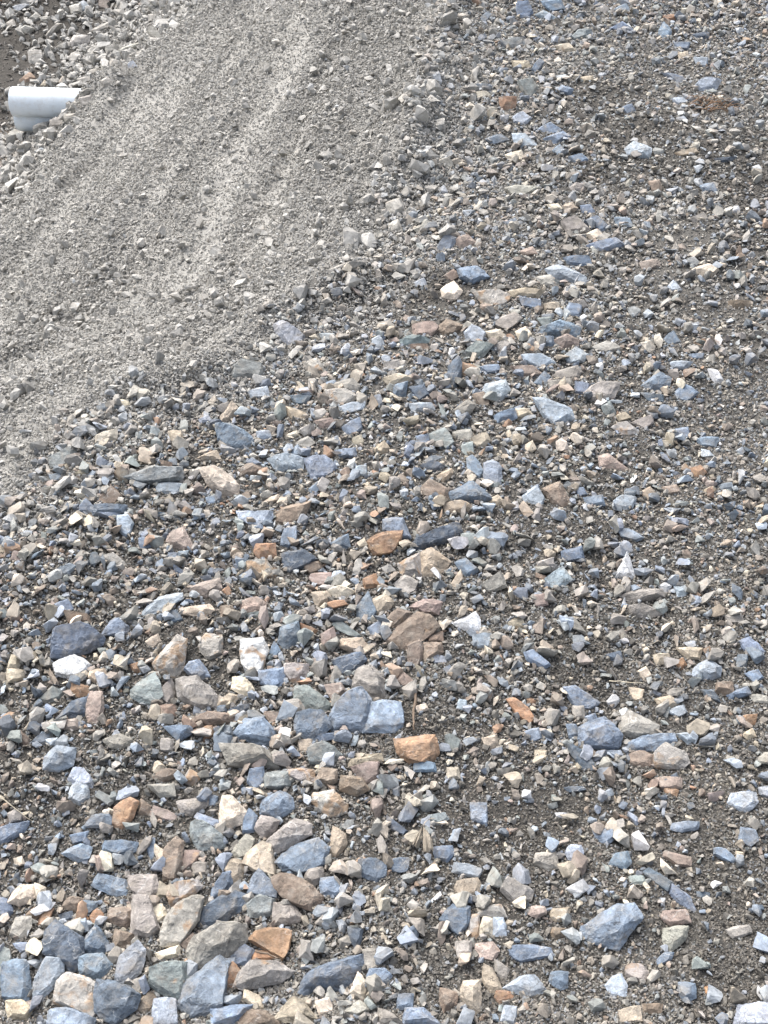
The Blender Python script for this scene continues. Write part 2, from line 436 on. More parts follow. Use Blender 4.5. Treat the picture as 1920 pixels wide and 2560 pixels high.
SURVEY['8'] = """
b 1000,600 1070,595 1105,650 1040,720 1010,775 880,735 865,685 950,645|broad flat blue slate with cream blotches
d 300,595 365,605 365,670 320,720 245,655|dark slate arrowhead pointing down
m 380,640 410,640 405,740 365,735
c 430,645 465,655 465,720 420,730 415,690|upright cream chip
l 475,650 515,650 527,720 475,725
m 440,600 500,590 522,640 470,645 400,632
t 320,500 400,480 415,520 400,550 335,570 310,530|pinkish tan stone on fine gravel
y 540,475 640,530 630,570 570,590 510,530|dull purple-grey slab
p 400,765 470,755 495,790 470,830 400,820|rounded reddish brown stone
b 560,770 710,780 720,810 600,840 555,810|flat half-buried blue slab
l 590,905 640,900 695,965 620,985 525,950|light blue ridge-backed stone
t 435,850 470,870 510,960 460,965 430,920
y 480,830 540,870 525,915 485,900
t 345,930 410,925 410,1050 380,1060 330,990|standing tan slab
n 245,955 315,975 310,1020 260,1055 245,1010|dark red-brown triangular stone
r 490,965 550,970 555,1000 500,1015 480,990
b 60,985 125,980 120,1030 60,1045
l 985,905 1025,895 1045,940 1040,990 980,980 960,940|pale grey five-sided stone
b 725,885 790,885 790,945 760,955 715,920
m 1050,860 1110,850 1140,885 1120,920 1050,900
b 1275,930 1340,935 1345,990 1310,1010 1275,980
b 1210,800 1250,800 1240,830 1180,860 1175,835
d 1150,437 1245,495 1220,535 1125,455|dark narrow slate bar
b 1245,500 1320,555 1345,615 1320,620 1240,545|mottled slate bar tapering to a point
d 1350,535 1405,540 1400,570 1355,560
l 800,340 850,340 860,390 845,420 800,395 785,370
y 660,370 740,365 750,430 700,440 650,410
b 1000,370 1050,365 1065,410 1040,435 975,415
p 1220,360 1320,385 1320,420 1270,420 1210,380
b 905,270 990,265 995,300 960,330 920,305
b 215,345 290,340 300,370 270,405 225,390
d 40,395 100,390 100,440 60,450 25,435
l 310,410 420,440 400,475 300,450
l 1505,115 1600,110 1610,150 1560,190 1490,155|light grey stone alone on fine gravel
l 1620,85 1659,80 1690,100 1659,130 1625,115
b 1545,260 1600,270 1615,310 1580,340 1535,310
b 1250,240 1355,235 1350,265 1290,275 1245,265
b 1430,350 1475,350 1520,395 1500,408 1430,375
t 1520,360 1555,365 1550,400 1520,395
p 1175,45 1280,45 1280,85 1200,90
r 1210,80 1270,95 1260,125 1215,110
w 740,195 790,195 775,215 740,212
d 780,85 855,80 870,95 800,105
g 195,205 260,195 275,220 235,245 200,235
b 375,155 440,155 440,245 380,220
d 15,205 100,270 80,285 20,255
c 275,0 320,0 328,45 275,48
p 1210,620 1300,615 1320,665 1240,680 1205,650
y 1210,700 1310,690 1300,740 1240,790 1210,750
y 1480,700 1570,680 1585,710 1510,735
r 1380,940 1425,950 1425,985 1385,980
p 640,600 690,600 700,630 660,645 625,630
n 730,690 785,695 775,730 740,740 720,715
v 1540,1030 1659,1020 1690,1060 1659,1120 1520,1120|lavender-white quartz slab
g 1060,470 1120,470 1125,500 1070,505
t 730,610 800,605 790,650 745,665 720,635
b 100,1040 170,1040 235,1106 90,1120
l 520,1030 570,1035 560,1106 505,1090
n 1120,1020 1200,1020 1190,1060 1120,1060
t 1020,1050 1100,1030 1110,1090 1030,1100
y 310,755 375,750 375,810 320,820
d 20,900 -20,870 -20,940 25,930
y 30,1060 -20,1040 -20,1106 80,1106
"""
SURVEY['5'] = """
d 245,515 360,490 440,545 430,575 310,620 232,620|broad dark slate slab beside the white quartz lump
w 240,655 320,620 385,660 375,690 300,715 250,700|bright white quartz lump
b 480,470 510,460 550,495 545,530 440,530|blue slate wedge with a peaked top
m 760,540 800,560 790,660 760,720 680,680 665,650 720,620|standing grey stone with orange streaks
b 860,640 905,710 840,715 800,680 820,650
m 890,530 955,545 955,610 900,635 860,580|pinkish five-sided stone with pale edges
k 1045,560 1130,550 1155,600 1130,680 1080,700 1050,650|white stone marbled with blue and rust
g 570,770 665,700 690,800 650,840 570,795|grey-green pyramid stone
y 700,770 740,725 755,790 730,835 690,800
y 770,730 850,715 930,790 930,850 850,855 780,800|big speckled grey-brown stone
d 265,870 310,820 380,800 380,860 330,890 245,890|dark slate wedge leaning on a pink-grey stone
p 390,785 440,785 445,850 420,920 385,910 375,840|tall pink-grey stone
r 315,740 380,755 385,790 340,798 305,780|small rust-red block
p 255,905 330,895 340,935 280,940
n 90,945 125,980 125,1010 100,1010 70,960
g 165,810 225,755 270,775 260,810 200,825
t 390,690 450,680 460,720 420,740 385,715
t 50,620 95,625 80,680 35,680
t 35,680 100,685 100,725 35,735
l 200,1060 245,1015 320,1025 310,1090 260,1116 195,1106|light blue-grey rounded slab
y 450,985 520,960 580,995 530,1020 480,1015|flat grey diamond-shaped stone
b 710,930 825,930 820,960 770,990
n 840,890 900,862 1015,880 980,910 835,915|flat ragged brown stone
n 690,840 750,835 760,880 740,905 685,890 680,865|round ochre-brown stone
r 870,935 915,925 920,965 880,998
b 1060,900 1130,890 1180,950 1175,1010 1130,1020 1015,960|blocky blue slate with a pointed side
b 1495,790 1560,768 1600,830 1565,945 1445,955 1425,900 1450,840|large squared blue slate
b 1605,830 1659,818 1720,825 1730,920 1700,945 1575,945|large smooth blue slate beside the squared one
g 1285,760 1330,755 1425,830 1400,880 1350,880 1280,810|oval grey-green slab
d 1290,870 1390,865 1425,930 1360,985 1280,950|dark slate with pale wavy bands
d 1365,960 1440,955 1450,980 1380,992
d 1440,640 1550,610 1578,640 1500,710 1460,690|dark blue slate with a keel-like ridge
y 1545,690 1600,665 1659,730 1659,800 1600,810 1530,750|dusky purple-grey boulder
b 1120,690 1225,678 1220,750 1190,768 1130,740
m 1235,660 1330,660 1325,710 1260,740 1230,700
c 1010,720 1060,720 1095,770 1080,808 1005,765|white stone with pink freckles
t 950,815 990,785 1030,795 1010,830 940,840
b 1215,500 1285,480 1297,550 1240,600 1205,560
b 1185,560 1210,600 1195,628 1165,610
y 960,1005 1080,1005 1160,1040 1190,1100 1000,1090|big grey slab with fine stripes
g 1340,1020 1400,995 1475,1050 1450,1080 1350,1090
t 1520,1070 1640,1045 1650,1075 1590,1106 1510,1106
g 1440,485 1480,475 1560,535 1540,545 1460,510
t 1480,550 1560,545 1590,590 1530,605 1470,580
b 1545,410 1590,350 1625,430 1600,480 1550,490
b 1590,500 1640,470 1655,520 1610,540
r 1300,480 1370,510 1350,530 1310,515
p 1390,530 1440,500 1450,560 1400,590
r 1110,140 1185,138 1190,190 1120,195 1100,170|orange-tan block
d 1225,180 1310,168 1365,205 1330,230 1245,260|dark slate with a flat striped top
p 730,100 790,70 835,170 790,165 720,130|pink-brown pyramid stone
b 730,175 770,180 765,210 725,205
b 1230,75 1275,65 1275,130 1245,155 1215,140
l 510,20 550,15 575,50 550,110 510,70
l 1030,0 1170,0 1170,30 1120,68 1040,35|pale blue slab with a straight edge
n 1200,0 1270,-30 1335,-40 1300,35 1230,60 1190,45|brown ochre stone with a ridge
b 1430,135 1500,98 1508,150 1450,165
m 1070,220 1150,210 1200,290 1150,290 1075,250
n 1310,230 1375,215 1395,250 1340,270
p 1350,270 1425,265 1425,310 1380,322 1340,290
c 1415,340 1480,318 1530,345 1475,380|cream wedge with a rusty underside
t 1350,350 1410,345 1430,380 1370,418
r 1410,395 1480,380 1500,400 1430,418
p 810,330 940,290 950,330 890,370
r 960,340 985,322 1005,360 985,368
p 1040,390 1110,368 1145,395 1130,430 1050,440|smooth pink-brown stone
g 1060,445 1150,432 1180,450 1080,460
t 800,415 900,400 920,425 870,450 800,440
n 955,410 1000,405 1015,440 960,460
l 610,440 690,370 775,355 780,380 630,450|long pale grey-green splinter
b 725,430 760,425 790,465 740,480
l 240,255 300,225 335,240 275,285
y 430,195 490,180 550,235 530,250 450,215
n 280,430 380,450 385,480 300,475
r 560,660 600,650 610,690 580,695
b 600,115 640,115 650,150 610,160
t 630,560 680,530 695,560 660,590
b 400,0 510,0 500,35 450,20
b 240,400 290,380 315,420 260,445
t -20,140 40,160 35,190 -20,190
p 60,170 110,180 80,220 50,200
r 1590,130 1640,95 1730,85 1720,130 1690,170 1620,185|pink and cream stone
d 1010,230 1050,200 1070,225 1040,260
b 745,225 810,265 815,285 760,260
p 1405,750 1470,740 1490,780 1440,815
y 1230,820 1300,810 1315,865 1240,878
n 1140,865 1210,870 1230,895 1170,910
d 990,855 1070,830 1075,850 1000,880
w 1210,935 1250,940 1245,985 1210,1000|small bright white chip
t 1290,990 1345,985 1345,1040 1300,1040
t 1600,385 1659,360 1700,390 1659,440 1620,450
r 1570,290 1620,270 1640,320 1580,330
b 130,1000 180,950 220,965 210,1000
y 700,980 750,985 745,1030 700,1035
b 940,840 975,835 980,865 940,870
"""
SURVEY['6'] = """
r 55,985 210,968 228,1040 205,1075 115,1085 65,1040|rusty brick-shaped block with a pale flat top
b 135,1070 215,1085 220,1120 135,1120
n 20,550 140,440 190,450 225,500 80,605 45,580|layered brown stone tilted on edge
p 115,410 180,378 245,390 230,440 165,440|purple-brown block
n 10,470 60,420 120,440 40,515
n 105,580 155,558 165,590 150,670 105,670|brown block split by a straight crack
n 172,570 245,570 250,610 175,655
n 190,540 250,515 255,560 190,570
w 300,480 390,435 410,470 405,520 320,495|white quartz slab with a blue-grey foot
l 385,535 460,530 465,575 400,585
t 160,185 205,160 280,215 230,290 150,290|large tan stone with a square face
m 65,225 150,180 160,270 80,275|blue-grey stone with a tan stain
d 130,135 310,55 330,90 260,130 140,175|long dark slate with thin layers
g 335,95 385,95 385,140 345,145
y 45,310 90,275 140,300 130,340 80,360
b 310,220 355,205 405,255 350,285
y 425,310 500,260 525,320 450,345
t 290,310 330,250 340,290 310,330
l 700,290 770,240 810,290 750,340 710,320|light blue four-sided slab
w 1000,280 1050,175 1085,280 1060,300|spiky white and blue quartz shard
y 1020,360 1190,335 1200,370 1080,395|flat brown-grey slab beside the spiky shard
y 1060,410 1120,402 1200,440 1120,465 1070,440
d 770,170 850,150 860,200 780,215
p 640,360 700,355 705,400 660,410
b 1015,75 1060,75 1120,110 1090,125 1030,105
b 610,610 640,600 715,660 690,675 620,640
d 955,620 1020,605 1025,640 980,640
t 1265,590 1370,590 1360,635 1310,635|tan wedge beside a round rusty pebble
r 1255,650 1290,632 1305,660 1280,685|round rusty pebble
t 1165,620 1230,615 1225,650 1180,660
l 1340,680 1395,642 1450,670 1445,710 1390,730 1340,705|light blue domed stone
b 1540,560 1580,545 1640,600 1610,628 1560,600
b 1530,620 1570,620 1565,660 1525,680
b 1560,700 1615,685 1635,715 1600,740
d 1370,770 1420,770 1450,820 1390,800
b 1485,790 1565,755 1580,785 1500,810
t 1060,760 1120,770 1110,810 1080,815
t 1170,810 1240,795 1270,830 1220,855
l 1220,860 1290,835 1305,865 1270,885
y 1030,890 1065,860 1180,920 1175,965 1100,970 1020,950|big dusty grey stone lying over a blue bar
b 1050,1000 1120,970 1240,958 1250,990 1170,1030 1050,1030|long blue slate bar under a dusty grey stone
b 850,930 950,890 1020,960 1010,1010 850,1010|broad flat blue slab half buried in fines
d 790,1010 830,1015 905,1085 900,1116 850,1106|dark blue slate blade
n 1065,1050 1110,1035 1165,1055 1150,1095 1070,1090|round brown cobble
m 1170,1045 1220,1000 1300,1040 1310,1080 1280,1106 1180,1100|mottled pink and grey boulder
r 535,815 570,810 620,850 645,890 625,912 570,875|brick-red elongated stone
r 620,800 655,810 650,835 620,830
b 780,760 830,755 925,820 890,845 830,845
b 790,920 830,920 840,965 800,975
b 870,885 910,870 920,905 880,910
p 40,720 80,690 135,740 80,755
t 425,980 480,965 490,1010 450,1035
b 610,950 665,935 680,975 640,990
c 140,840 180,830 190,855 150,865
l 210,620 260,625 275,650 220,655
t 530,475 590,455 605,500 560,515
t 1550,960 1590,935 1605,970 1570,980
r 1555,880 1610,875 1600,915 1560,915
y 1580,790 1650,795 1659,825 1600,820
c 1095,690 1130,670 1155,710 1120,728
w 1185,320 1215,305 1240,320 1220,350
l 1255,325 1300,320 1315,355 1270,365
b 0,35 80,30 110,110 60,110 0,80
t 655,1030 700,1030 695,1065 655,1060
n 1440,740 1500,735 1510,790 1430,780
y 1475,445 1540,445 1550,470 1480,470
y 815,840 860,840 865,890 825,890
l 960,1030 1020,1030 1030,1055 970,1050
l 325,810 355,815 350,855 315,850
l 1260,960 1310,955 1340,985 1310,1000
"""
SURVEY['3'] = """
b 940,730 1000,730 1090,790 1085,835 1010,845 950,800|large blue slate with white flecks
c 870,925 930,910 1025,990 1020,1030 960,1040 905,990|long cream stone with tan flanks
g 550,950 650,910 770,915 775,960 680,975 590,970|long flat grey-green slab
g 215,870 320,820 325,860 290,900 225,918|smooth grey-green bar in the dust
l 680,985 780,985 770,1030 685,1025
n 425,1060 480,995 525,1040 500,1070|dark red-brown peaked stone
c 415,775 500,750 500,790 450,825 415,810|cream stone at the dusty brink
l 1190,300 1225,285 1310,345 1300,370 1245,390 1200,340|pale blue and white stone at the brink
l 1380,335 1440,335 1445,370 1400,370
l 1610,360 1640,345 1659,380 1650,410 1610,400
d 1430,145 1475,135 1480,170 1440,178
m 1310,460 1370,445 1410,520 1390,540 1330,500
g 1010,480 1040,455 1130,480 1120,530 1010,525
l 1075,585 1150,565 1160,605 1090,615
d 1255,605 1340,605 1320,640 1280,645
m 1410,580 1490,575 1540,605 1500,640 1430,640|green-grey stone with a rusty upper edge
y 1450,550 1520,530 1550,560 1530,600 1450,575
t 955,690 1000,630 1025,660 990,720 950,725|upright tan stone beside the white-flecked slate
t 1235,650 1320,680 1325,710 1260,715
p 1360,715 1430,700 1445,730 1400,750
b 1250,860 1285,815 1315,860 1270,870
l 1165,880 1220,865 1305,875 1300,920 1200,930
b 1320,880 1400,865 1448,910 1430,950 1350,965
n 1035,920 1090,890 1135,920 1110,950 1045,945
t 850,875 930,840 950,880 890,885
b 1450,840 1530,830 1535,870 1480,870
b 1480,740 1550,700 1560,750 1510,780
l 1470,650 1570,630 1565,660 1480,680
l 1600,620 1640,600 1655,640 1620,650
b 345,1080 370,1050 400,1080 400,1115 345,1120
b 400,1085 540,1080 530,1115 410,1120
t 1140,1060 1200,1030 1205,1055 1150,1070
l 1110,760 1160,755 1170,785 1120,795
c 1230,780 1280,755 1290,775 1240,790
c 510,620 550,625 560,640 520,650
b 215,950 250,940 270,960 230,980
t 730,760 780,760 790,810 750,820
l 860,705 900,690 915,715 870,725
b 890,1045 925,1035 935,1065 900,1070
u 780,400 800,370 830,390 800,430
u 1400,70 1560,20 1570,30 1420,80
t 1620,830 1659,800 1680,830 1659,860 1630,855
l 1540,910 1580,905 1580,950 1535,940
t 1525,790 1560,775 1570,810 1530,830
y 1280,810 1330,780 1360,810 1310,835
b 420,650 450,640 470,665 430,680
d 490,640 515,635 520,665 490,668
"""
SURVEY['4'] = """
b 325,60 400,45 450,90 380,120 335,95|lumpy blue slate beside a cream stone
c 250,145 300,112 335,150 310,190 255,175|rounded cream stone beside a lumpy blue slate
l 705,60 760,40 865,90 860,120 740,100|long pale blue slab
b 780,10 880,5 890,40 800,40
m 660,95 720,85 750,120 740,145 680,125
t 540,155 600,140 685,150 660,180 560,175
m 390,160 480,148 540,180 510,215 440,220
y 470,290 560,245 590,270 530,320
p 130,300 200,288 230,310 200,345 135,345|pinkish brown flat-topped block
n 225,330 270,275 340,300 310,345 250,350|brown-grey ridged block
l 350,330 380,300 435,330 425,370 370,375
c 440,330 500,320 525,360 480,380
c 570,330 610,308 635,340 600,378
b 680,310 760,280 840,310 830,350 740,355 690,340|deep blue slate with a broken top
g 665,270 720,265 725,290 690,315
b 690,350 730,350 730,395 690,395
p 740,365 790,340 835,365 830,395 770,405
c 620,410 660,370 685,395 650,420
l 600,430 680,425 735,460 680,480 610,450
l 785,430 830,395 880,425 860,455 800,460
d 280,480 320,440 335,470 325,590 300,595 275,540|upright dark slate slab stuck on end
r 335,460 400,480 410,520 350,520
p 555,480 640,475 680,510 590,520
d 645,550 690,500 715,520 710,570
l 430,590 445,555 520,540 540,580 500,630 440,620|pale faceted blue stone casting a dark shadow
y 735,500 830,475 850,500 820,535 740,530
y 715,540 800,530 810,560 720,575
b 830,545 890,555 880,595 830,590
y 870,590 940,545 1015,550 990,610 900,630|grey-brown slab with a straight top
l 650,620 700,620 800,660 815,700 740,740 690,690|big pale blue slab with a pitted face
b 480,690 560,660 570,700 490,730
t 550,665 620,665 640,690 570,715
y 300,670 360,625 395,645 350,710
n 385,600 430,590 455,650 410,655
d 110,570 170,560 195,600 150,630
b 40,560 100,545 90,610 45,605
l 110,640 200,635 215,665 130,675
t 0,530 60,510 130,530 30,560
g 60,370 120,350 190,360 185,375 80,390
n 110,385 180,380 190,405 130,405
g 340,430 400,370 465,385 420,440
y 470,390 520,370 550,385 500,430
y 0,455 60,450 70,490 10,505
b 415,480 490,470 500,500 440,510
b 1115,560 1190,505 1235,530 1220,580 1140,585
b 1260,590 1300,555 1355,590 1310,630 1260,620
d 1110,590 1200,600 1205,625 1140,620
w 1400,490 1440,495 1470,550 1430,550
p 935,870 970,855 1055,920 1030,930 940,910|pinkish red pointed stone
r 1315,925 1370,910 1390,935 1350,965
b 1250,750 1310,740 1320,780 1270,785
b 1350,790 1440,785 1430,825 1370,820
m 985,740 1050,720 1095,760 1030,770
t 1005,690 1040,675 1065,700 1020,715
y 1070,720 1150,690 1160,720 1120,750
g 940,650 975,630 1000,680 970,705
g 200,770 260,745 300,810 260,835 210,800
b 140,780 190,770 195,815 150,815
y 300,760 370,750 380,790 310,790
t 380,790 440,765 455,800 420,830 390,820
g 335,820 380,805 385,850 345,865
b 85,860 110,810 130,830 115,880
b 360,880 385,865 430,930 415,970 375,950
l 435,900 470,885 505,915 500,990 440,990|upright pale blue slab
d 160,905 210,885 260,910 210,935
t 230,950 290,920 295,940 250,985
n 165,1000 200,965 275,1005 270,1050 175,1040|dark brown rounded block
d 290,1020 380,975 460,1045 400,1065 300,1050|big dark tent-shaped slate
t 260,1070 330,1055 370,1075 360,1106 270,1106
t 440,1060 490,1035 515,1060 490,1085
w 540,1075 575,1060 585,1090 550,1106
l 600,1040 650,1000 690,1050 670,1085 610,1065
n 690,1010 760,980 800,1060 790,1095 740,1085|brown leaning block
b 825,1000 860,1000 875,1030 840,1035
b 865,1045 940,1035 950,1075 880,1080
l 995,1060 1030,1035 1085,1045 1070,1090 1010,1095
t 1115,1020 1150,1000 1175,1040 1140,1060
p 1200,1000 1260,990 1280,1020 1220,1035
l 1450,990 1500,980 1510,1010 1460,1020
t 1385,1010 1425,990 1430,1020 1390,1025
c 1330,60 1400,35 1440,60 1410,95|pale pointed stone on dusty gravel
l 1220,140 1250,105 1285,145 1240,150
p 1110,30 1180,15 1190,45 1120,60
b 1210,360 1250,325 1280,370 1230,385
r 1340,375 1380,358 1405,375 1360,388
l 1240,460 1330,460 1300,490 1250,485
u 890,400 960,370 1020,400 960,420
b 775,260 800,205 850,215 840,265
t 690,210 750,200 760,240 700,240
b 590,180 670,190 670,225 600,215
n 260,85 300,60 330,85 290,110
l 130,115 170,95 185,130 140,135
b 1320,425 1380,420 1375,445 1330,445
n 1490,195 1575,195 1570,220 1500,230
p 590,-20 640,-40 660,-10 610,0
"""
SURVEY['2'] = """
b 575,20 620,20 640,55 610,95 580,70
b 680,5 760,0 775,40 720,50
l 655,65 690,45 745,80 730,90
g 810,160 840,130 890,130 885,160 820,175|smooth grey-green dome at the far crest
g 510,190 560,170 605,172 600,200 530,210
b 395,95 440,55 460,65 430,105
r 500,425 570,420 565,465 510,470|brick-red square stone
t 555,265 620,265 635,300 570,305
l 205,330 235,310 245,360 220,385
l 560,505 600,485 635,510 600,545 565,530
g 580,355 640,345 660,380 630,435 610,420
b 440,600 500,580 540,605 470,625
l 560,580 610,580 660,630 600,640 570,620
b 690,600 770,570 800,590 740,630
c 525,670 590,650 605,690 560,705|white stone with a pink side
y 530,815 570,800 670,810 610,845 550,840|dusty flat slab lifted off the gravel
l 1045,645 1080,615 1150,640 1140,680 1060,670|pale bluish loaf-shaped stone
b 745,395 770,370 815,385 800,415
b 1210,320 1290,335 1320,370 1280,370
l 1240,430 1300,420 1315,445 1270,455
l 1340,380 1380,345 1450,350 1430,390 1370,400
b 1030,465 1070,450 1085,480 1050,495
b 870,960 920,935 970,985 940,1005
y 770,960 830,940 885,990 800,1010
c 875,1010 920,990 950,1025 900,1045
b 880,1060 1000,1035 1030,1060 940,1090
t 775,890 810,875 835,900 800,925
c 705,885 750,880 770,905 730,910
b 850,890 890,885 910,920 860,925
b 225,1080 265,1015 310,1030 280,1095|upright blue slate with a shaded face
p 300,1040 360,1015 395,1050 330,1080
b 1000,940 1060,945 1075,985 1010,985
c 745,200 800,190 830,225 780,235
b 975,125 1030,95 1080,130 1020,140
b 1190,130 1210,100 1240,130 1230,190 1190,170
d 1330,150 1400,140 1400,165 1350,165
b 1255,185 1320,185 1310,215 1265,210
b 640,300 670,255 690,270 660,320
b 665,560 720,530 770,565 700,580
t 1260,660 1340,640 1355,660 1280,675
d 1430,685 1520,680 1490,700 1450,705
y 1320,945 1380,920 1395,945 1350,960
w 1490,900 1530,890 1535,915 1500,925
b 1365,805 1420,790 1435,830 1390,840
y 1040,790 1065,770 1070,815 1040,815
n 1145,785 1190,780 1195,830 1160,835
y 805,810 830,790 870,800 860,830 815,835
b 800,680 850,665 880,690 830,710
b 730,650 760,625 780,655 750,680
c 385,400 440,395 465,420 400,425
d 400,365 450,365 450,395 410,395
t 850,335 900,330 900,355 860,360
l 1340,250 1395,250 1390,290 1350,280
l 525,960 565,945 580,970 545,985
u 10,880 70,860 90,920 40,950
u 130,990 180,950 205,975 160,1015
u 230,700 280,680 300,720 250,730
u 20,970 60,950 80,1000 30,1010
t 1270,230 1310,225 1320,260 1280,265
r 1200,70 1250,62 1270,85 1215,95
b 995,40 1045,15 1060,50 1010,60
"""
SURVEY['T'] = """
u 255,455 345,450 362,520 300,565 262,530|square dusty stone alone on dark trench soil
r 180,690 250,632 292,675 225,725|orange-tan stone behind the white pipe
u 165,260 220,225 285,250 230,305
u 620,370 650,315 760,320 740,390 640,410|broad rounded dusty stone in the toe rubble
u 795,260 935,195 950,230 820,290|long dusty loaf-shaped stone in the toe rubble
u 765,450 800,410 845,460 800,515
u 600,500 650,455 690,490 640,560
u 500,400 590,365 605,405 540,428
u 920,410 1010,390 1015,455 930,465
u 1040,430 1230,370 1240,395 1060,450|long narrow dusty bar in the toe rubble
t 355,735 385,695 415,740 380,750
t 515,710 545,668 590,715 520,740
u 415,690 500,690 490,740 425,735
l 270,735 340,675 355,720 310,755
y 640,890 700,890 680,960 600,950
y 200,1070 235,1030 290,1085 245,1110|grey stone resting against the lower pipe
u 85,1160 130,1120 215,1150 190,1185 95,1190
l 310,1320 355,1280 405,1310 370,1350
l 695,30 730,15 765,50 800,105 720,90
p 870,10 930,5 935,80 860,65
c 1005,60 1050,35 1080,75 1040,95
p 1170,50 1220,20 1265,30 1240,55
u 1280,270 1330,240 1405,340 1350,360|tall dusty stone at the foot of the slope
u 880,700 930,670 965,730 900,750
u 390,320 480,215 520,220 440,310
u 610,60 690,40 700,110 630,130
u 260,160 310,115 355,150 310,185
l 125,60 200,40 240,50 150,105|pale flat slab across the trench soil
u 355,150 440,145 420,175 370,180
u 1020,140 1100,140 1095,165 1030,165
b 1110,560 1150,535 1180,580 1130,605
u 640,580 690,550 715,590 660,615
u 880,560 940,540 950,610 890,620
u 780,610 850,600 860,650 790,650
u 1060,590 1090,560 1100,640 1040,640
u 1180,460 1220,450 1220,500 1190,510
u 1290,130 1350,140 1350,190 1290,180
u 430,970 500,950 515,1020 440,1040
u 440,1050 520,1020 545,1075 460,1095
u 560,1000 640,985 650,1040 570,1050
u 230,1120 300,1105 320,1150 250,1160
y 700,800 760,760 825,770 745,815|dark grey stone at the blunt end of the upper pipe
u 690,850 775,830 790,900 720,905
u 680,690 760,670 790,720 720,750
u 60,200 110,170 130,220 80,235
"""
# ------------------------------------------------------------------ stones
def hull_mesh(pts, size, seed, detail):
    """angular broken stone: convex hull of the points, worn edges, chipped faces"""
    bm = bmesh.new()
    for p in pts: bm.verts.new(p)
    r = bmesh.ops.convex_hull(bm, input=bm.verts)
    bmesh.ops.delete(bm, geom=[v for v in bm.verts if not v.link_faces], context='VERTS')
    bmesh.ops.dissolve_limit(bm, angle_limit=math.radians(9), verts=bm.verts, edges=bm.edges)
    bmesh.ops.bevel(bm, geom=list(bm.edges), offset=size * .018, segments=1, profile=.6, affect='EDGES', clamp_overlap=True)
    bmesh.ops.triangulate(bm, faces=bm.faces)
    for it in range(detail):
        lim = size * (.30, .17, .1)[it]
        ed = [e for e in bm.edges if e.calc_length() > lim]
        if ed: bmesh.ops.subdivide_edges(bm, edges=ed, cuts=1)
        bmesh.ops.triangulate(bm, faces=[f for f in bm.faces if len(f.verts) > 3])
    bm.normal_update()
    off = Vector((seed * 1.37 % 50, seed * 2.11 % 50, seed * .73 % 50))
    f1, f2, f3 = 2.2 / size, 5.5 / size, 13 / size
    mv = []
    for v in bm.verts:
        q = v.co
        a = mnoise.noise(q * f1 + off) * .028 + mnoise.noise(q * f2 + off) * .026 + mnoise.noise(q * f3 + off) * .016
        # stepped, splintery breaks
        st = mnoise.noise(q * f1 * 1.3 + off * 1.7); a += (math.floor(st * 6) / 6 - st) * .13
        mv.append(v.normal * (a * size))
    for v, d in zip(bm.verts, mv): v.co += d
    return bm

stones = []
for tile, txt in SURVEY.items():
    x0, y0, sc = TILES[tile]
    for ln in txt.strip().splitlines():
        head, _, nm = ln.partition('|')
        tk = head.split()
        P = np.array([[float(q) for q in t.split(',')] for t in tk[1:]])
        P = P / sc + (x0, y0)
        c = (P.min(0) + P.max(0)) / 2
        q = P - c; ar = .5 * abs(np.dot(P[:, 0], np.roll(P[:, 1], 1)) - np.dot(P[:, 1], np.roll(P[:, 0], 1)))
        stones.append(dict(tile=tile, code=tk[0], P=P, c=c, area=ar, name=nm.strip(), w=np.ptp(P[:, 0]), h=np.ptp(P[:, 1])))
C_ = np.array([s['c'] for s in stones])
base_y = np.array([min(s['P'][:, 1].max() * .35 + s['c'][1] * .65, s['c'][1] + 30) for s in stones])
HP, HT = hit(C_[:, 0], base_y)

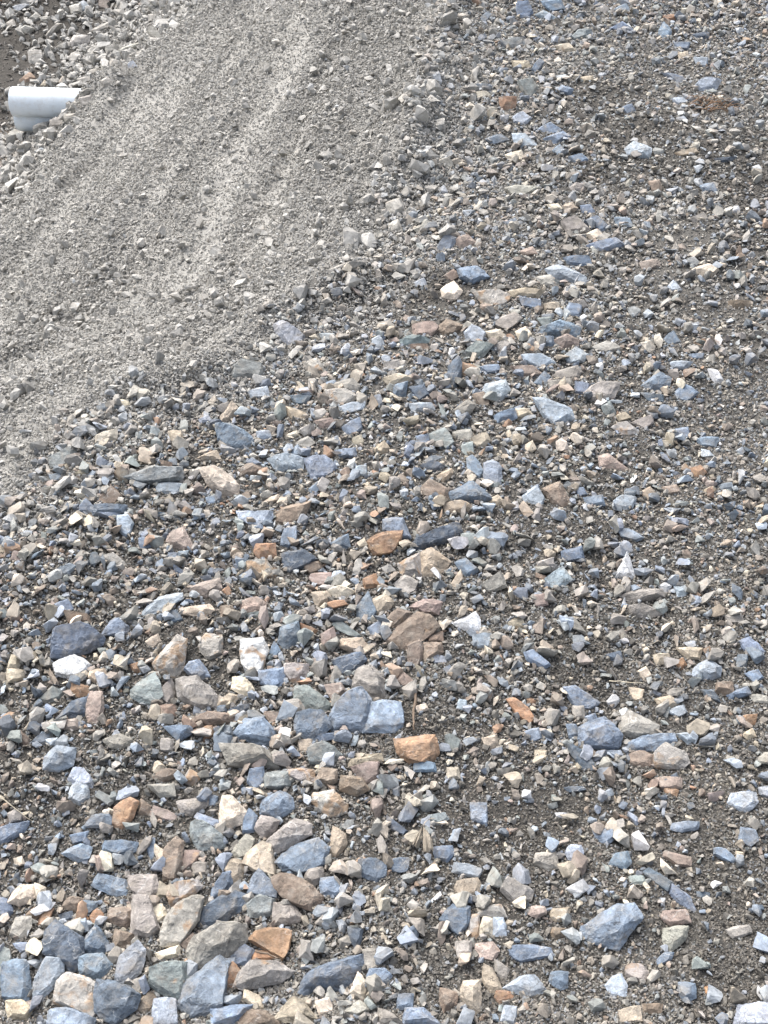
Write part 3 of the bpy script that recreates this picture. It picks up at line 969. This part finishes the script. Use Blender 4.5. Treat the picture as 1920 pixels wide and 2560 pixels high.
def build_stone(i, s):
    R = random.Random(1000 + i)
    g0 = Vector(HP[i]); dep = HT[i]
    n = gnormal(g0.x, g0.y)
    size = math.sqrt(s['area']) * dep / FPX
    view = (Vector((0, 0, CAM_H)) - g0).normalized()
    m = (view + n * R.uniform(.75, 1.25)).normalized()           # plane of the widest section
    hgt = size * R.uniform(.15, .27)
    d0 = Vector(ray(*s['c'])).normalized()
    # centre: on the sight line, a little above the ground
    o = Vector((0, 0, CAM_H)); base = g0 + n * hgt
    den = d0.dot(n); t = (base - o).dot(n) / den
    cen = o + d0 * t
    if (cen - base).length > size * 1.2: cen = base
    ring = []
    P = s['P']
    pts2 = []
    for k in range(len(P)):
        a, b = P[k], P[(k + 1) % len(P)]
        pts2.append(a)
        L = np.hypot(*(b - a))
        if L > .45 * math.sqrt(s['area']):
            mid = (a + b) / 2; nn = mid - s['c']; nn = nn / (np.hypot(*nn) + 1e-6)
            pts2.append(mid + nn * L * R.uniform(.01, .07))
    for p in pts2:
        p = s['c'] + (p - s['c']) * (1.35 if s['tile'] == 'T' else 1.19)
        d = Vector(ray(*p)); t = (cen - o).dot(m) / d.dot(m); ring.append(o + d * t)
    pts = [r - cen for r in ring]
    ctr = Vector((0, 0, 0))
    for p in pts: ctr += p
    ctr /= len(pts)
    ext = max(p.length for p in pts)
    # upper faces
    slabby = R.random() < (.7 if s['code'] in 'bdlg' else .4)
    tt = size * (R.uniform(.16, .26) if slabby else R.uniform(.26, .42))
    ax = m.orthogonal().normalized(); bx_ = m.cross(ax)
    tilt = Vector((R.uniform(-.5, .5), R.uniform(-.5, .5), 0))
    out = list(pts)
    f = R.uniform(.66, .84) if slabby else R.uniform(.35, .6)
    sh = (ax * R.uniform(-.16, .16) + bx_ * R.uniform(-.16, .16)) * size
    for p in pts[::1 if slabby else 2]:
        q = ctr + (p - ctr) * f * R.uniform(.85, 1.08) + sh
        hgt2 = tt * (1 + (q.dot(ax) * tilt.x + q.dot(bx_) * tilt.y) / size) * R.uniform(.94, 1.06)
        out.append(q + m * max(hgt2, .04 * size))
    for p in pts:                                             # sides going down and the bedded underside
        out.append(ctr + (p - ctr) * R.uniform(.82, .97) - m * size * R.uniform(.10, .18))
        out.append(ctr + (p - ctr) * R.uniform(.5, .72) - n * size * R.uniform(.32, .5))
    bm = hull_mesh(out, size, i * 3.1 + 5, 3 if s['area'] > 1500 else 2)
    return bm, cen, size, pts

def stone_colour(i, s):
    R = random.Random(5000 + i)
    c, st = PAL[s['code']]
    k = R.uniform(.82, 1.2); j = [R.uniform(.97, 1.03) for _ in range(3)]
    col = [min(.9, c[a] * k * j[a]) for a in range(3)]
    st = min(1, max(0, st * R.uniform(.6, 1.3)))
    gm = sum(col) / 3; gw = R.uniform(0, .22); col = [v * (1 - gw) + gm * gw * q for v, q in zip(col, (1.02, 1., .96))]
    S, A = brink(np.array([HP[i][0]]), np.array([HP[i][1]]))
    du = float(sstep(-.35, .15, S)[0]) * .55 if s['tile'] != 'T' else .35      # stones near the brink carry more dust
    d = (.315, .302, .272)
    return [col[a] * (1 - du) + d[a] * du for a in range(3)] + [st * (1 - du)]

order = sorted([i for i, s in enumerate(stones) if s['tile'] != 'T'], key=lambda i: -stones[i]['area'] * (1 + bool(stones[i]['name'])))
keep = set(order[:300]) | {i for i, s in enumerate(stones) if s['tile'] == 'T'}
lands = [i for i in keep if stones[i]['name']]

CN = {'b': 'blue-grey', 'd': 'dark slate-blue', 'l': 'pale blue-grey', 'g': 'grey-green', 't': 'tan', 'c': 'cream', 'n': 'brown', 'p': 'pinkish brown',
      'r': 'rusty orange', 'w': 'white', 'y': 'plain grey', 'm': 'rust-stained grey', 'u': 'dusty grey', 'v': 'lavender-white', 'k': 'marbled white'}
KIND = {'b': 'slate_stone', 'd': 'slate_stone', 'l': 'slate_stone', 'g': 'green_stone', 't': 'tan_stone', 'c': 'quartz_stone', 'n': 'brown_stone', 'p': 'brown_stone',
        'r': 'rusty_stone', 'w': 'quartz_stone', 'y': 'grey_stone', 'm': 'stained_stone', 'u': 'dusty_stone', 'v': 'quartz_stone', 'k': 'quartz_stone'}
def auto_label(i):
    s = stones[i]
    asp = max(s['w'], s['h']) / max(1, min(s['w'], s['h']))
    k = len(s['P'])
    real = math.sqrt(s['area']) * HT[i] / FPX
    sz = 'large' if real > .060 else ('small' if real < .036 else 'medium-sized')
    shape = 'long' if asp > 1.9 else ('three-cornered' if k == 3 else ('four-cornered' if k == 4 else ('squarish' if asp < 1.2 else 'many-sided')))
    zone = ('wide rubble stone' if s['w'] > 1.35 * s['h'] else 'upright rubble stone' if s['h'] > 1.05 * s['w'] else 'compact rubble stone') if s['tile'] == 'T' else 'stone'
    dd = sorted((np.hypot(*(HP[i][:2] - HP[j][:2])), j) for j in lands if j != i and (stones[j]['tile'] == 'T') == (s['tile'] == 'T'))
    opts = [f"{sz} {CN[s['code']]} {shape} {zone} near the {stones[j]['name']}" for _, j in dd[:4]]
    for o in opts:
        if o not in labels.values(): return o
    return opts[0]
labels = {}
for i in sorted(keep):
    nm = stones[i]['name']
    labels[i] = nm if nm else auto_label(i)
    w = labels[i].split()
    if len(w) < 4: labels[i] += ' lying in the gravel'
    if len(labels[i].split()) > 16: labels[i] = ' '.join(labels[i].split()[:16])

foot = []                       # plan outlines, so that small gravel does not pierce the stones
jv, jf, jc = [], [], []
for i, s in enumerate(stones):
    bm, cen, size, pts = build_stone(i, s)
    col = stone_colour(i, s)
    xy = np.array([(p.x + cen.x, p.y + cen.y) for p in pts]); foot.append((xy, size, i))
    if i in keep:
        me = bpy.data.meshes.new(KIND[s['code']]); bm.to_mesh(me)
        me.shade_smooth(); me.set_sharp_from_angle(angle=math.radians(17))
        o = link(KIND[s['code']], me, M_STONE); o.location = cen; o.color = col
        tag(o, labels[i], 'stone', 'rubble stones at the toe of the slope by the pipes' if s['tile'] == 'T' else 'larger stones lying on the gravel')
    else:
        b0 = sum(len(v) for v in jv)
        bm.verts.index_update()
        jv.append(np.array([v.co + cen for v in bm.verts])); jf += [[v.index + b0 for v in f.verts] for f in bm.faces]
        jc.append(np.tile(np.array(col, np.float32), (len(bm.verts), 1)))
    bm.free()
if jv:
    me = bpy.data.meshes.new('loose_stones'); me.from_pydata(np.vstack(jv).tolist(), [], jf); me.update()
    a = me.attributes.new('col', 'FLOAT_COLOR', 'POINT'); a.data.foreach_set('color', np.vstack(jc).ravel())
    me.shade_smooth(); me.set_sharp_from_angle(angle=math.radians(17))
    tag(link('loose_stones', me, M_JOIN), 'smaller mixed stones strewn between the larger ones', 'stones', kind='stuff')

# ------------------------------------------------------------------ scattered gravel (too many to count)
src = bpy.data.collections.new('gravel_shapes')           # not linked to the scene: only a source of shapes
NV = 28
for k in range(NV):
    R = random.Random(300 + k)
    el = (1, R.uniform(.6, 1), R.uniform(.35, .8)) if k % 4 else (1, R.uniform(.35, .6), R.uniform(.22, .4))
    pp = []
    for _ in range(R.randint(9, 14)):
        v = Vector((R.gauss(0, 1), R.gauss(0, 1), R.gauss(0, 1))).normalized() * R.uniform(.78, 1.08)
        pp.append((v.x * el[0] * .54, v.y * el[1] * .54, v.z * el[2] * .54))
    bm = hull_mesh(pp, .8, 40 + k * 2.3, 2)
    me = bpy.data.meshes.new('gravel_shape'); bm.to_mesh(me); bm.free(); me.materials.append(M_GRAV)
    me.shade_smooth(); me.set_sharp_from_angle(angle=math.radians(16))
    src.objects.link(bpy.data.objects.new('gravel_shape_%02d' % k, me))

def scatter_tree():
    nt = bpy.data.node_groups.new('scatter', 'GeometryNodeTree')
    nt.interface.new_socket('Geometry', in_out='INPUT', socket_type='NodeSocketGeometry')
    nt.interface.new_socket('Geometry', in_out='OUTPUT', socket_type='NodeSocketGeometry')
    gi = nt.nodes.new('NodeGroupInput'); go = nt.nodes.new('NodeGroupOutput')
    ci = nt.nodes.new('GeometryNodeCollectionInfo'); ci.inputs['Collection'].default_value = src
    ci.inputs['Separate Children'].default_value = True; ci.inputs['Reset Children'].default_value = True
    ip = nt.nodes.new('GeometryNodeInstanceOnPoints'); ip.inputs['Pick Instance'].default_value = True
    def attr(nm, t):
        n = nt.nodes.new('GeometryNodeInputNamedAttribute'); n.data_type = t; n.inputs['Name'].default_value = nm; return n.outputs['Attribute']
    nt.links.new(gi.outputs[0], ip.inputs['Points']); nt.links.new(ci.outputs[0], ip.inputs['Instance'])
    nt.links.new(attr('shape', 'INT'), ip.inputs['Instance Index'])
    er = nt.nodes.new('FunctionNodeEulerToRotation'); nt.links.new(attr('turn', 'FLOAT_VECTOR'), er.inputs[0])
    nt.links.new(er.outputs[0], ip.inputs['Rotation']); nt.links.new(attr('grow', 'FLOAT_VECTOR'), ip.inputs['Scale'])
    nt.links.new(ip.outputs[0], go.inputs[0])
    return nt
TREE = scatter_tree()
def scatter(name, label, cat, xyz, size, col, flat=.5, chunky=False):
    n = len(xyz)
    me = bpy.data.meshes.new(name); me.vertices.add(n); me.vertices.foreach_set('co', xyz.astype(np.float32).ravel())
    def at(nm, t, key, arr):
        a = me.attributes.new(nm, t, 'POINT'); a.data.foreach_set(key, arr.ravel())
    sh = rng.integers(0, NV, n)
    if chunky: sh = np.where(sh % 4 == 0, sh + 1, sh)
    at('shape', 'INT', 'value', sh.astype(np.int32))
    e = np.stack([rng.normal(0, flat, n), rng.normal(0, flat, n), rng.uniform(0, 2 * math.pi, n)], -1)
    at('turn', 'FLOAT_VECTOR', 'vector', e.astype(np.float32))
    g = size[:, None] * rng.uniform(.8, 1.25, (n, 3)); at('grow', 'FLOAT_VECTOR', 'vector', g.astype(np.float32))
    at('col', 'FLOAT_COLOR', 'color', col.astype(np.float32))
    o = link(name, me, M_GRAV); md = o.modifiers.new('scatter', 'NODES'); md.node_group = TREE
    tag(o, label, cat, kind='stuff'); return o

MIX = [('b', .17), ('d', .08), ('l', .08), ('g', .08), ('t', .13), ('c', .045), ('n', .08), ('p', .045), ('r', .022), ('w', .01), ('y', .26)]
KEYS = [k for k, _ in MIX]; PR = np.array([p for _, p in MIX]); PR /= PR.sum()
PC = np.array([list(PAL[k][0]) + [PAL[k][1]] for k in KEYS])
DUST = np.array([.338, .330, .308])
def keep_near(x, u, v, d, n):
    half = W / 2 / FPX * d
    inside = (np.abs(x) < half * 1.18) & (v > -.10 * H) & (v < 1.12 * H)
    wide = (np.abs(x) < half + 1.25) & (v > -.22 * H) & (v < 1.6 * H)
    return inside | (wide & (rng.random(n) < .55))
def candidates(n):
    """evenly spread over the ground that the photograph covers, with a wide margin"""
    x = rng.uniform(-4.2, 3.4, n); y = rng.uniform(.45, 9.8, n); z = height(x, y)
    u, v, d = project(np.stack([x, y, z], -1))
    ok = keep_near(x, u, v, d, n)
    return x[ok], y[ok], z[ok], d[ok]
def candidates_polar(n):
    """the same, thinning out with distance as the grains shrink below what can be told apart"""
    n = int(n * 1.45); ph = rng.uniform(-1.2, 1.2, n); r = np.exp(rng.uniform(math.log(.70), math.log(10.5), n))
    x = r * np.sin(ph); y = r * np.cos(ph); z = height(x, y)
    u, v, d = project(np.stack([x, y, z], -1))
    ok = keep_near(x, u, v, d, n)
    return x[ok], y[ok], z[ok], d[ok]
def pierce(x, y, shrink=.86):
    bad = np.zeros(len(x), bool)
    o = np.argsort(x); xs, ys = x[o], y[o]
    for xy, size, i in foot:
        c = xy.mean(0); q = c + (xy - c) * shrink
        a, b = np.searchsorted(xs, [q[:, 0].min(), q[:, 0].max()])
        if b <= a: continue
        px, py = xs[a:b], ys[a:b]; ins = np.zeros(b - a, bool)
        for k in range(len(q)):
            x1, y1 = q[k]; x2, y2 = q[(k + 1) % len(q)]
            cr = ((y1 > py) != (y2 > py)) & (px < (x2 - x1) * (py - y1) / (y2 - y1 + 1e-12) + x1)
            ins ^= cr
        bad[o[a:b][ins]] = True
    return bad
def colours(x, y, s, dustmul=1.):
    n = len(x); k = rng.choice(len(KEYS), n, p=PR)
    c = PC[k].copy(); c[:, :3] *= rng.uniform(.72, 1.25, (n, 1)) * rng.uniform(.97, 1.03, (n, 3))
    gm = c[:, :3].mean(1, keepdims=True); gw = rng.uniform(0, .35, (n, 1)); c[:, :3] = c[:, :3] * (1 - gw) + gm * gw * np.array([1.03, 1., .95])
    nz = fbm(x * 2.2, y * 2.2, 51) * .35 + fbm(x * 7, y * 7, 53) * .2
    f = sstep(-.30, .06, s + nz) * .96
    f = np.maximum(f, .12 + .24 * sstep(1.8, 3.6, y) + .35 * np.clip(fbm(x * 1.4, y * 1.4, 71) * 2 + .25, 0, 1)) * dustmul
    f = np.clip(f, 0, .97)
    d = DUST * rng.uniform(.82, 1.16, (n, 1))
    c[:, :3] = c[:, :3] * (1 - f[:, None]) + d * f[:, None]; c[:, 3] *= (1 - f)
    return c

# fines on the level top
x, y, z, d = candidates_polar(800000)
s, al = brink(x, y)
k = (s < .0)
x, y, z, d, s = x[k], y[k], z[k], d[k], s[k]
patch = fbm(x * 2.6, y * 2.6, 81) * 1.6 + fbm(x * 11, y * 11, 82)
k = rng.random(len(x)) < np.clip(.74 + patch * .8, .3, 1)
x, y, z, d, s = x[k], y[k], z[k], d[k], s[k]
k = ~pierce(x, y); x, y, z, d, s = x[k], y[k], z[k], d[k], s[k]
px = d / FPX * 2.5                                          # one picture pixel, in metres
sz = np.maximum(.0046, px * 2.9) * (1 + rng.pareto(3.2, len(x)) * .55); sz = np.minimum(sz, .022)
c = colours(x, y, s, .9)
dm = damp(x, y)
crumb = rng.random(len(x)) < np.maximum(.42 * (1 - .75 * sstep(1.6, 3.2, y)), .75 * dm) * (1 - sstep(-.3, .0, s))     # crumbs of the dark soil itself
c[crumb, :3] = np.array([.134, .127, .114]) * rng.uniform(.5, 1.7, (int(crumb.sum()), 1)); c[crumb, 3] = 0
kh = np.array([.212, .206, .188]); c[~crumb, :3] = c[~crumb, :3] * .6 + kh * .4
c[:, :3] *= (1 - .30 * dm)[:, None]
scatter('gravel_fines', 'fine mixed grit and chippings filling between the stones', 'gravel', np.stack([x, y, z + sz * .16], -1), sz, c, .7)
n_f = len(x)

# pebbles and small chippings on the top
x, y, z, d = candidates(620000)
s, al = brink(x, y)
patch = fbm(x * 1.7, y * 1.7, 91) * 1.8 + fbm(x * 6, y * 6, 92)
u_, v_, _ = project(np.stack([x, y, z], -1))
heap = sstep(1500, 700, u_) * .34 - .06
k = (s < .02 + .25 * fbm(x * 5, y * 5, 93) - .07 * sstep(3.2, 2.2, y)) & (rng.random(len(x)) < np.clip(.42 + patch * .65 + heap + .18 * sstep(2.4, 4.0, y), .08, 1) * (1 - .6 * damp(x, y)))
x, y, z, d, s = x[k], y[k], z[k], d[k], s[k]
k = ~pierce(x, y, .95); x, y, z, d, s = x[k], y[k], z[k], d[k], s[k]
sz = np.clip(.0105 * (1 + rng.pareto(2.15, len(x)) * .85), .0105, .040)
scatter('gravel_chippings', 'mixed blue, tan and grey chippings spread over the fill', 'gravel', np.stack([x, y, z + sz * .30], -1), sz, colours(x, y, s, .75))
n_c = len(x)

# dusty slope
x, y, z, d = candidates(700000)
s, al = brink(x, y)
powder = streak(s, al) - .5
pr = np.clip(.55 - powder * 1.2, .12, 1)
k = (s > -.22 + .2 * fbm(x * 5, y * 5, 94)) & (s < 2.75) & (rng.random(len(x)) < pr * np.clip((4.2 / d) ** 2, 0, 1))
x, y, z, d, s = x[k], y[k], z[k], d[k], s[k]
k = ~pierce(x, y, .95); x, y, z, d, s = x[k], y[k], z[k], d[k], s[k]
sz = .0070 * (1 + rng.pareto(2.5, len(x)) * .75) * (1 + .35 * sstep(1.4, 2.4, s)); sz = np.minimum(sz, .045)
c = colours(x, y, s); f = np.full((len(x), 1), .93); c[:, :3] = c[:, :3] * (1 - f) + DUST * rng.uniform(.88, 1.10, (len(x), 1)) * f
tw = rng.random(len(x)) < .012; c[tw, :3] = np.array([.42, .43, .43]); c[:, 3] = 0
scatter('slope_gravel', 'pale dusty gravel covering the side slope', 'gravel', np.stack([x, y, z + sz * .36], -1), sz, c, .8, True)
n_s = len(x)

# finer grit of the slope
x, y, z, d = candidates_polar(900000)
s, al = brink(x, y)
powder = streak(s, al) - .5
k = (s > -.24 + .2 * fbm(x * 5, y * 5, 94)) & (s < 2.7) & (rng.random(len(x)) < np.clip(.85 - powder * .6, .4, 1)); x, y, z, d, s, al = x[k], y[k], z[k], d[k], s[k], al[k]
sz = d / FPX * 2.5 * 2.3 * (1 + rng.pareto(3.2, len(x)) * .5); sz = np.minimum(sz, .02)
c = np.zeros((len(x), 4)); c[:, :3] = DUST * rng.uniform(.86, 1.12, (len(x), 1)) * (.82 + .36 * np.clip(streak(s, al), 0, 1))[:, None]
scatter('slope_grit', 'fine pale grit and dust over the side slope', 'gravel', np.stack([x, y, z + sz * .36], -1), sz, c, .9, True)

# clods along the brink
x, y, z, d = candidates(60000)
s, al = brink(x, y)
k = (s > -.24) & (s < .10) & (y > 2.7) & (rng.random(len(x)) < np.exp(-((s + .06) / .15) ** 2) * 1. * np.clip(.5 + 1.6 * fbm(x * 5, y * 5, 95), .1, 1))
x, y, z, s = x[k], y[k], z[k], s[k]
sz = np.clip(.017 * (1 + rng.pareto(2.1, len(x)) * .85), .017, .075)
c = colours(x, y, s + .2); c[:, 3] = 0
scatter('brink_clods', 'dust coated clods banked along the brink of the slope', 'gravel', np.stack([x, y, z + sz * .25], -1), sz, c, .7)

# coarse rubble rolled to the toe
x, y, z, d = candidates(90000)
s, al = brink(x, y)
den = sstep(1.9, 2.3, s) * (1 - sstep(2.55, 3.1, s + fbm(x * 1.6, y * 1.6, 96) * 1.4))
hd, _ = hit(np.array([50.]), np.array([165.]))               # bare dark soil patch on the trench floor
den = np.maximum(den, (s > 2.1) * (1 - .97 * np.exp(-(((x - hd[0, 0]) / .52) ** 2 + ((y - hd[0, 1]) / .62) ** 2) ** 2)))
hd, _ = hit(np.array([0.]), np.array([300.]))
den = den * (1 - .97 * np.exp(-(((x - hd[0, 0]) / .2) ** 2 + ((y - hd[0, 1]) / .3) ** 2)))
k = (rng.random(len(x)) < den * .42)
x, y, z, s = x[k], y[k], z[k], s[k]
k = ~pierce(x, y, 1.25); x, y, z, s = x[k], y[k], z[k], s[k]
sz = np.clip(.042 * (1 + rng.pareto(2.6, len(x)) * .6), .042, .11)
c = colours(x, y, s); c[:, :3] = c[:, :3] * .3 + DUST * rng.uniform(.85, 1.3, (len(x), 1)) * .75; c[:, 3] = 0
scatter('toe_rubble', 'coarse dusty rubble gathered at the toe of the slope', 'rubble', np.stack([x, y, z + sz * .22], -1), sz, c, .7)
n_t = len(x)
# dark soil crumbs of the trench floor
x, y, z, d = candidates(120000)
s, al = brink(x, y); k = (s > 2.3) & (rng.random(len(x)) < .5)
x, y, z = x[k], y[k], z[k]
sz = np.clip(.014 * (1 + rng.pareto(2.5, len(x)) * .7), .014, .05)
c = np.ones((len(x), 4)); c[:, :3] = np.array([.082, .077, .069]) * rng.uniform(.7, 1.5, (len(x), 1)); c[:, 3] = 0
scatter('trench_soil', 'dark damp soil crumbs on the trench floor', 'soil', np.stack([x, y, z + sz * .1], -1), sz, c)
print('COUNTS fines', n_f, 'chips', n_c, 'slope', n_s, 'toe', n_t, 'stones', len(stones), 'kept', len(keep))

# ------------------------------------------------------------------ white pipes at the toe
def at_depth(px, py, dep):
    q = ray(px, py) * dep; return Vector((q[0], q[1], q[2] + CAM_H))
def pipe(name, label, centre_left, length, rad, direction, wall=.006):
    """hollow plain-ended pipe; direction points from the open end into the bank"""
    d = Vector(direction).normalized(); a = d.cross(Vector((0, 0, 1))).normalized(); b = a.cross(d)
    bm = bmesh.new(); n = 48; rows = []
    prof = [(0.004, rad), (0.0, rad - .0015), (0.0, rad - wall), (.003, rad - wall - .0005), (length, rad - wall), (length, rad), (.10, rad)]
    prof = [(length, rad), (length * .6, rad), (.006, rad), (.001, rad - .0012), (0, rad - wall * .5), (.001, rad - wall), (length * .6, rad - wall), (length, rad - wall)]
    for t, r in prof:
        rows.append([bm.verts.new(d * t + a * (math.cos(2 * math.pi * k / n) * r) + b * (math.sin(2 * math.pi * k / n) * r)) for k in range(n)])
    for r in range(len(rows)):
        A, B = rows[r], rows[(r + 1) % len(rows)]
        for k in range(n): bm.faces.new((A[k], A[(k + 1) % n], B[(k + 1) % n], B[k]))
    bmesh.ops.recalc_face_normals(bm, faces=bm.faces)
    me = bpy.data.meshes.new(name); bm.to_mesh(me); bm.free(); me.shade_smooth(); me.set_sharp_from_angle(angle=math.radians(35))
    o = link(name, me, M_PIPE); o.location = centre_left
    return tag(o, label, 'pipe', 'white pipes at the toe of the slope')
PD = 6.75
cl = at_depth(33, 254, PD)
pipe('plastic_pipe', 'upper white plastic pipe sticking out of the dusty gravel bank', cl, .43, .079, (1, -.08, .0))
cl2 = at_depth(46, 290, PD + .11)
pipe('plastic_pipe', 'lower white plastic pipe mostly buried under the upper pipe', cl2, 1.1, .079, (1, -.10, -.02))
print('PIPE', cl[:], 'ground', height(np.array([cl.x]), np.array([cl.y])), 'right', height(np.array([cl.x + .4]), np.array([cl.y])), brink(np.array([cl.x]), np.array([cl.y])))

# ------------------------------------------------------------------ twigs, straws, dead grass, leaf
def tube(name, pts, radii, mat, sides=6):
    bm = bmesh.new(); rows = []
    pts = [Vector(p) for p in pts]
    for i, p in enumerate(pts):
        d = (pts[min(i + 1, len(pts) - 1)] - pts[max(i - 1, 0)]).normalized()
        a = d.orthogonal().normalized(); b = d.cross(a)
        rows.append([bm.verts.new(p - pts[0] + (a * math.cos(2 * math.pi * k / sides) + b * math.sin(2 * math.pi * k / sides)) * radii[i]) for k in range(sides)])
    for r in range(len(rows) - 1):
        for k in range(sides): bm.faces.new((rows[r][k], rows[r][(k + 1) % sides], rows[r + 1][(k + 1) % sides], rows[r + 1][k]))
    bm.faces.new(rows[0][::-1]); bm.faces.new(rows[-1])
    bmesh.ops.recalc_face_normals(bm, faces=bm.faces)
    me = bpy.data.meshes.new(name); bm.to_mesh(me); bm.free(); me.shade_smooth()
    o = link(name, me, mat); o.location = pts[0]; return o
def lying(name, pix, rad, lift, mat, label, cat, group=None):
    P = np.array(pix, float); h, t = hit(P[:, 0], P[:, 1])
    pts = []
    for i in range(len(h)):
        pts.append(Vector(h[i]) + Vector((0, 0, lift[i] if isinstance(lift, (list, tuple)) else lift)))
    fine = []
    for i in range(len(pts) - 1):
        for k in range(3): fine.append(pts[i].lerp(pts[i + 1], k / 3) + Vector((random.uniform(-1, 1), random.uniform(-1, 1), random.uniform(0, 1))) * rad * .8)
    fine.append(pts[-1])
    rr = [rad * (1 - .55 * i / (len(fine) - 1)) * random.uniform(.85, 1.15) for i in range(len(fine))]
    return tag(tube(name, fine, rr, mat), label, cat, group)
lying('straw', [(-25, 1990), (10, 2020), (45, 2043), (84, 2062)], .0013, [.035, .03, .022, .01], M_STRAW, 'thin pale straw lying over a long blue slate', 'straw')
lying('twig', [(1040, 1735), (1036, 1780), (1033, 1812), (1035, 1838)], .0028, .014, M_TWIG, 'short dark twig behind the rusty brick-shaped block', 'twig')
lying('twig', [(640, 2403), (665, 2408), (690, 2422), (702, 2421)], .0022, .030, M_TWIG, 'thin brown twig on the end of a long flat grey stone', 'twig')
lying('straw', [(1520, 1714), (1560, 1716), (1608, 1719)], .0012, .012, M_STRAW, 'fine straight straw lying on grit beside a tan chip', 'straw')
lying('root', [(-30, 22), (5, 12), (22, 5), (48, -8)], .006, .03, M_GRASS, 'bent reddish brown root beyond the trench rubble', 'root')
lying('root', [(-20, 12), (4, 4), (16, -8)], .005, .04, M_GRASS, 'short reddish brown root tip beyond the trench', 'root')

h, t = hit(np.array([1775.]), np.array([272.])); h = Vector(h[0])
e = bpy.data.objects.new('dead_grass', None); COL.objects.link(e); e.location = h
tag(e, 'flattened tuft of dead brown grass on the gravel', 'grass tuft')
for k in range(46):
    R = random.Random(k + 40); an = R.uniform(-.5, .5) + (math.pi if R.random() < .35 else 0); L = R.uniform(.02, .07)
    st = h + Vector((R.uniform(-.05, .05), R.uniform(-.05, .05), .008))
    pts = [st + Vector((math.cos(an) * L * q, math.sin(an) * L * q * .8, .022 * math.sin(q * 2.8) * R.uniform(.4, 1.2))) for q in (0, .33, .66, 1)]
    o = tube('blade', pts, [.0011, .0011, .0009, .0004], M_GRASS, 4); o.location = pts[0] - h; o.parent = e

def pleat(name, L, w0, folds, seed, parent=None, loc=(0, 0, 0), rot=(0, 0, 0)):
    """dry pleated leaf lobe: pointed at its stalk, fanning out to a ragged end"""
    R = random.Random(seed); bm = bmesh.new(); rows = []; n = folds * 2
    for i in range(10):
        q = i / 9; w = w0 * (q ** .8) * (1 - .25 * max(0, q - .7) / .3)
        rows.append([bm.verts.new(((j / n - .5) * w, -q * L * (1 - .10 * R.random() * (i == 9)), .006 + .02 * L / .05 * math.sin(q * 2.4) * .8 + (.0035 * q if j % 2 else 0) * R.uniform(.6, 1.3) - .004 * abs(j / n - .5))) for j in range(n + 1)])
    for i in range(9):
        for j in range(n): bm.faces.new((rows[i][j], rows[i][j + 1], rows[i + 1][j + 1], rows[i + 1][j]))
    bmesh.ops.solidify(bm, geom=bm.faces, thickness=.0006)
    me = bpy.data.meshes.new(name); bm.to_mesh(me); bm.free()
    o = link(name, me, M_LEAF, parent); o.location = loc; o.rotation_euler = rot; return o
h, t = hit(np.array([1057.]), np.array([2078.])); h = Vector(h[0])
e = bpy.data.objects.new('dead_leaf', None); COL.objects.link(e); e.location = h + Vector((0, 0, .008))
tag(e, 'pale folded dead leaf fanning out over the grit', 'leaf')
pleat('leaf_lobe', .054, .021, 2, 3, e, (0, 0, 0), (.06, .12, .10))
pleat('leaf_lobe', .046, .010, 2, 4, e, (-.002, 0, 0), (0, .2, -.36))
o = tube('leaf_stalk', [(0, 0, 0), (.004, .008, .002), (.012, .012, .004), (.020, .012, .005)], [.0011, .001, .0009, .0007], M_LEAF, 5); o.parent = e; o.location = (0, -.001, .006)
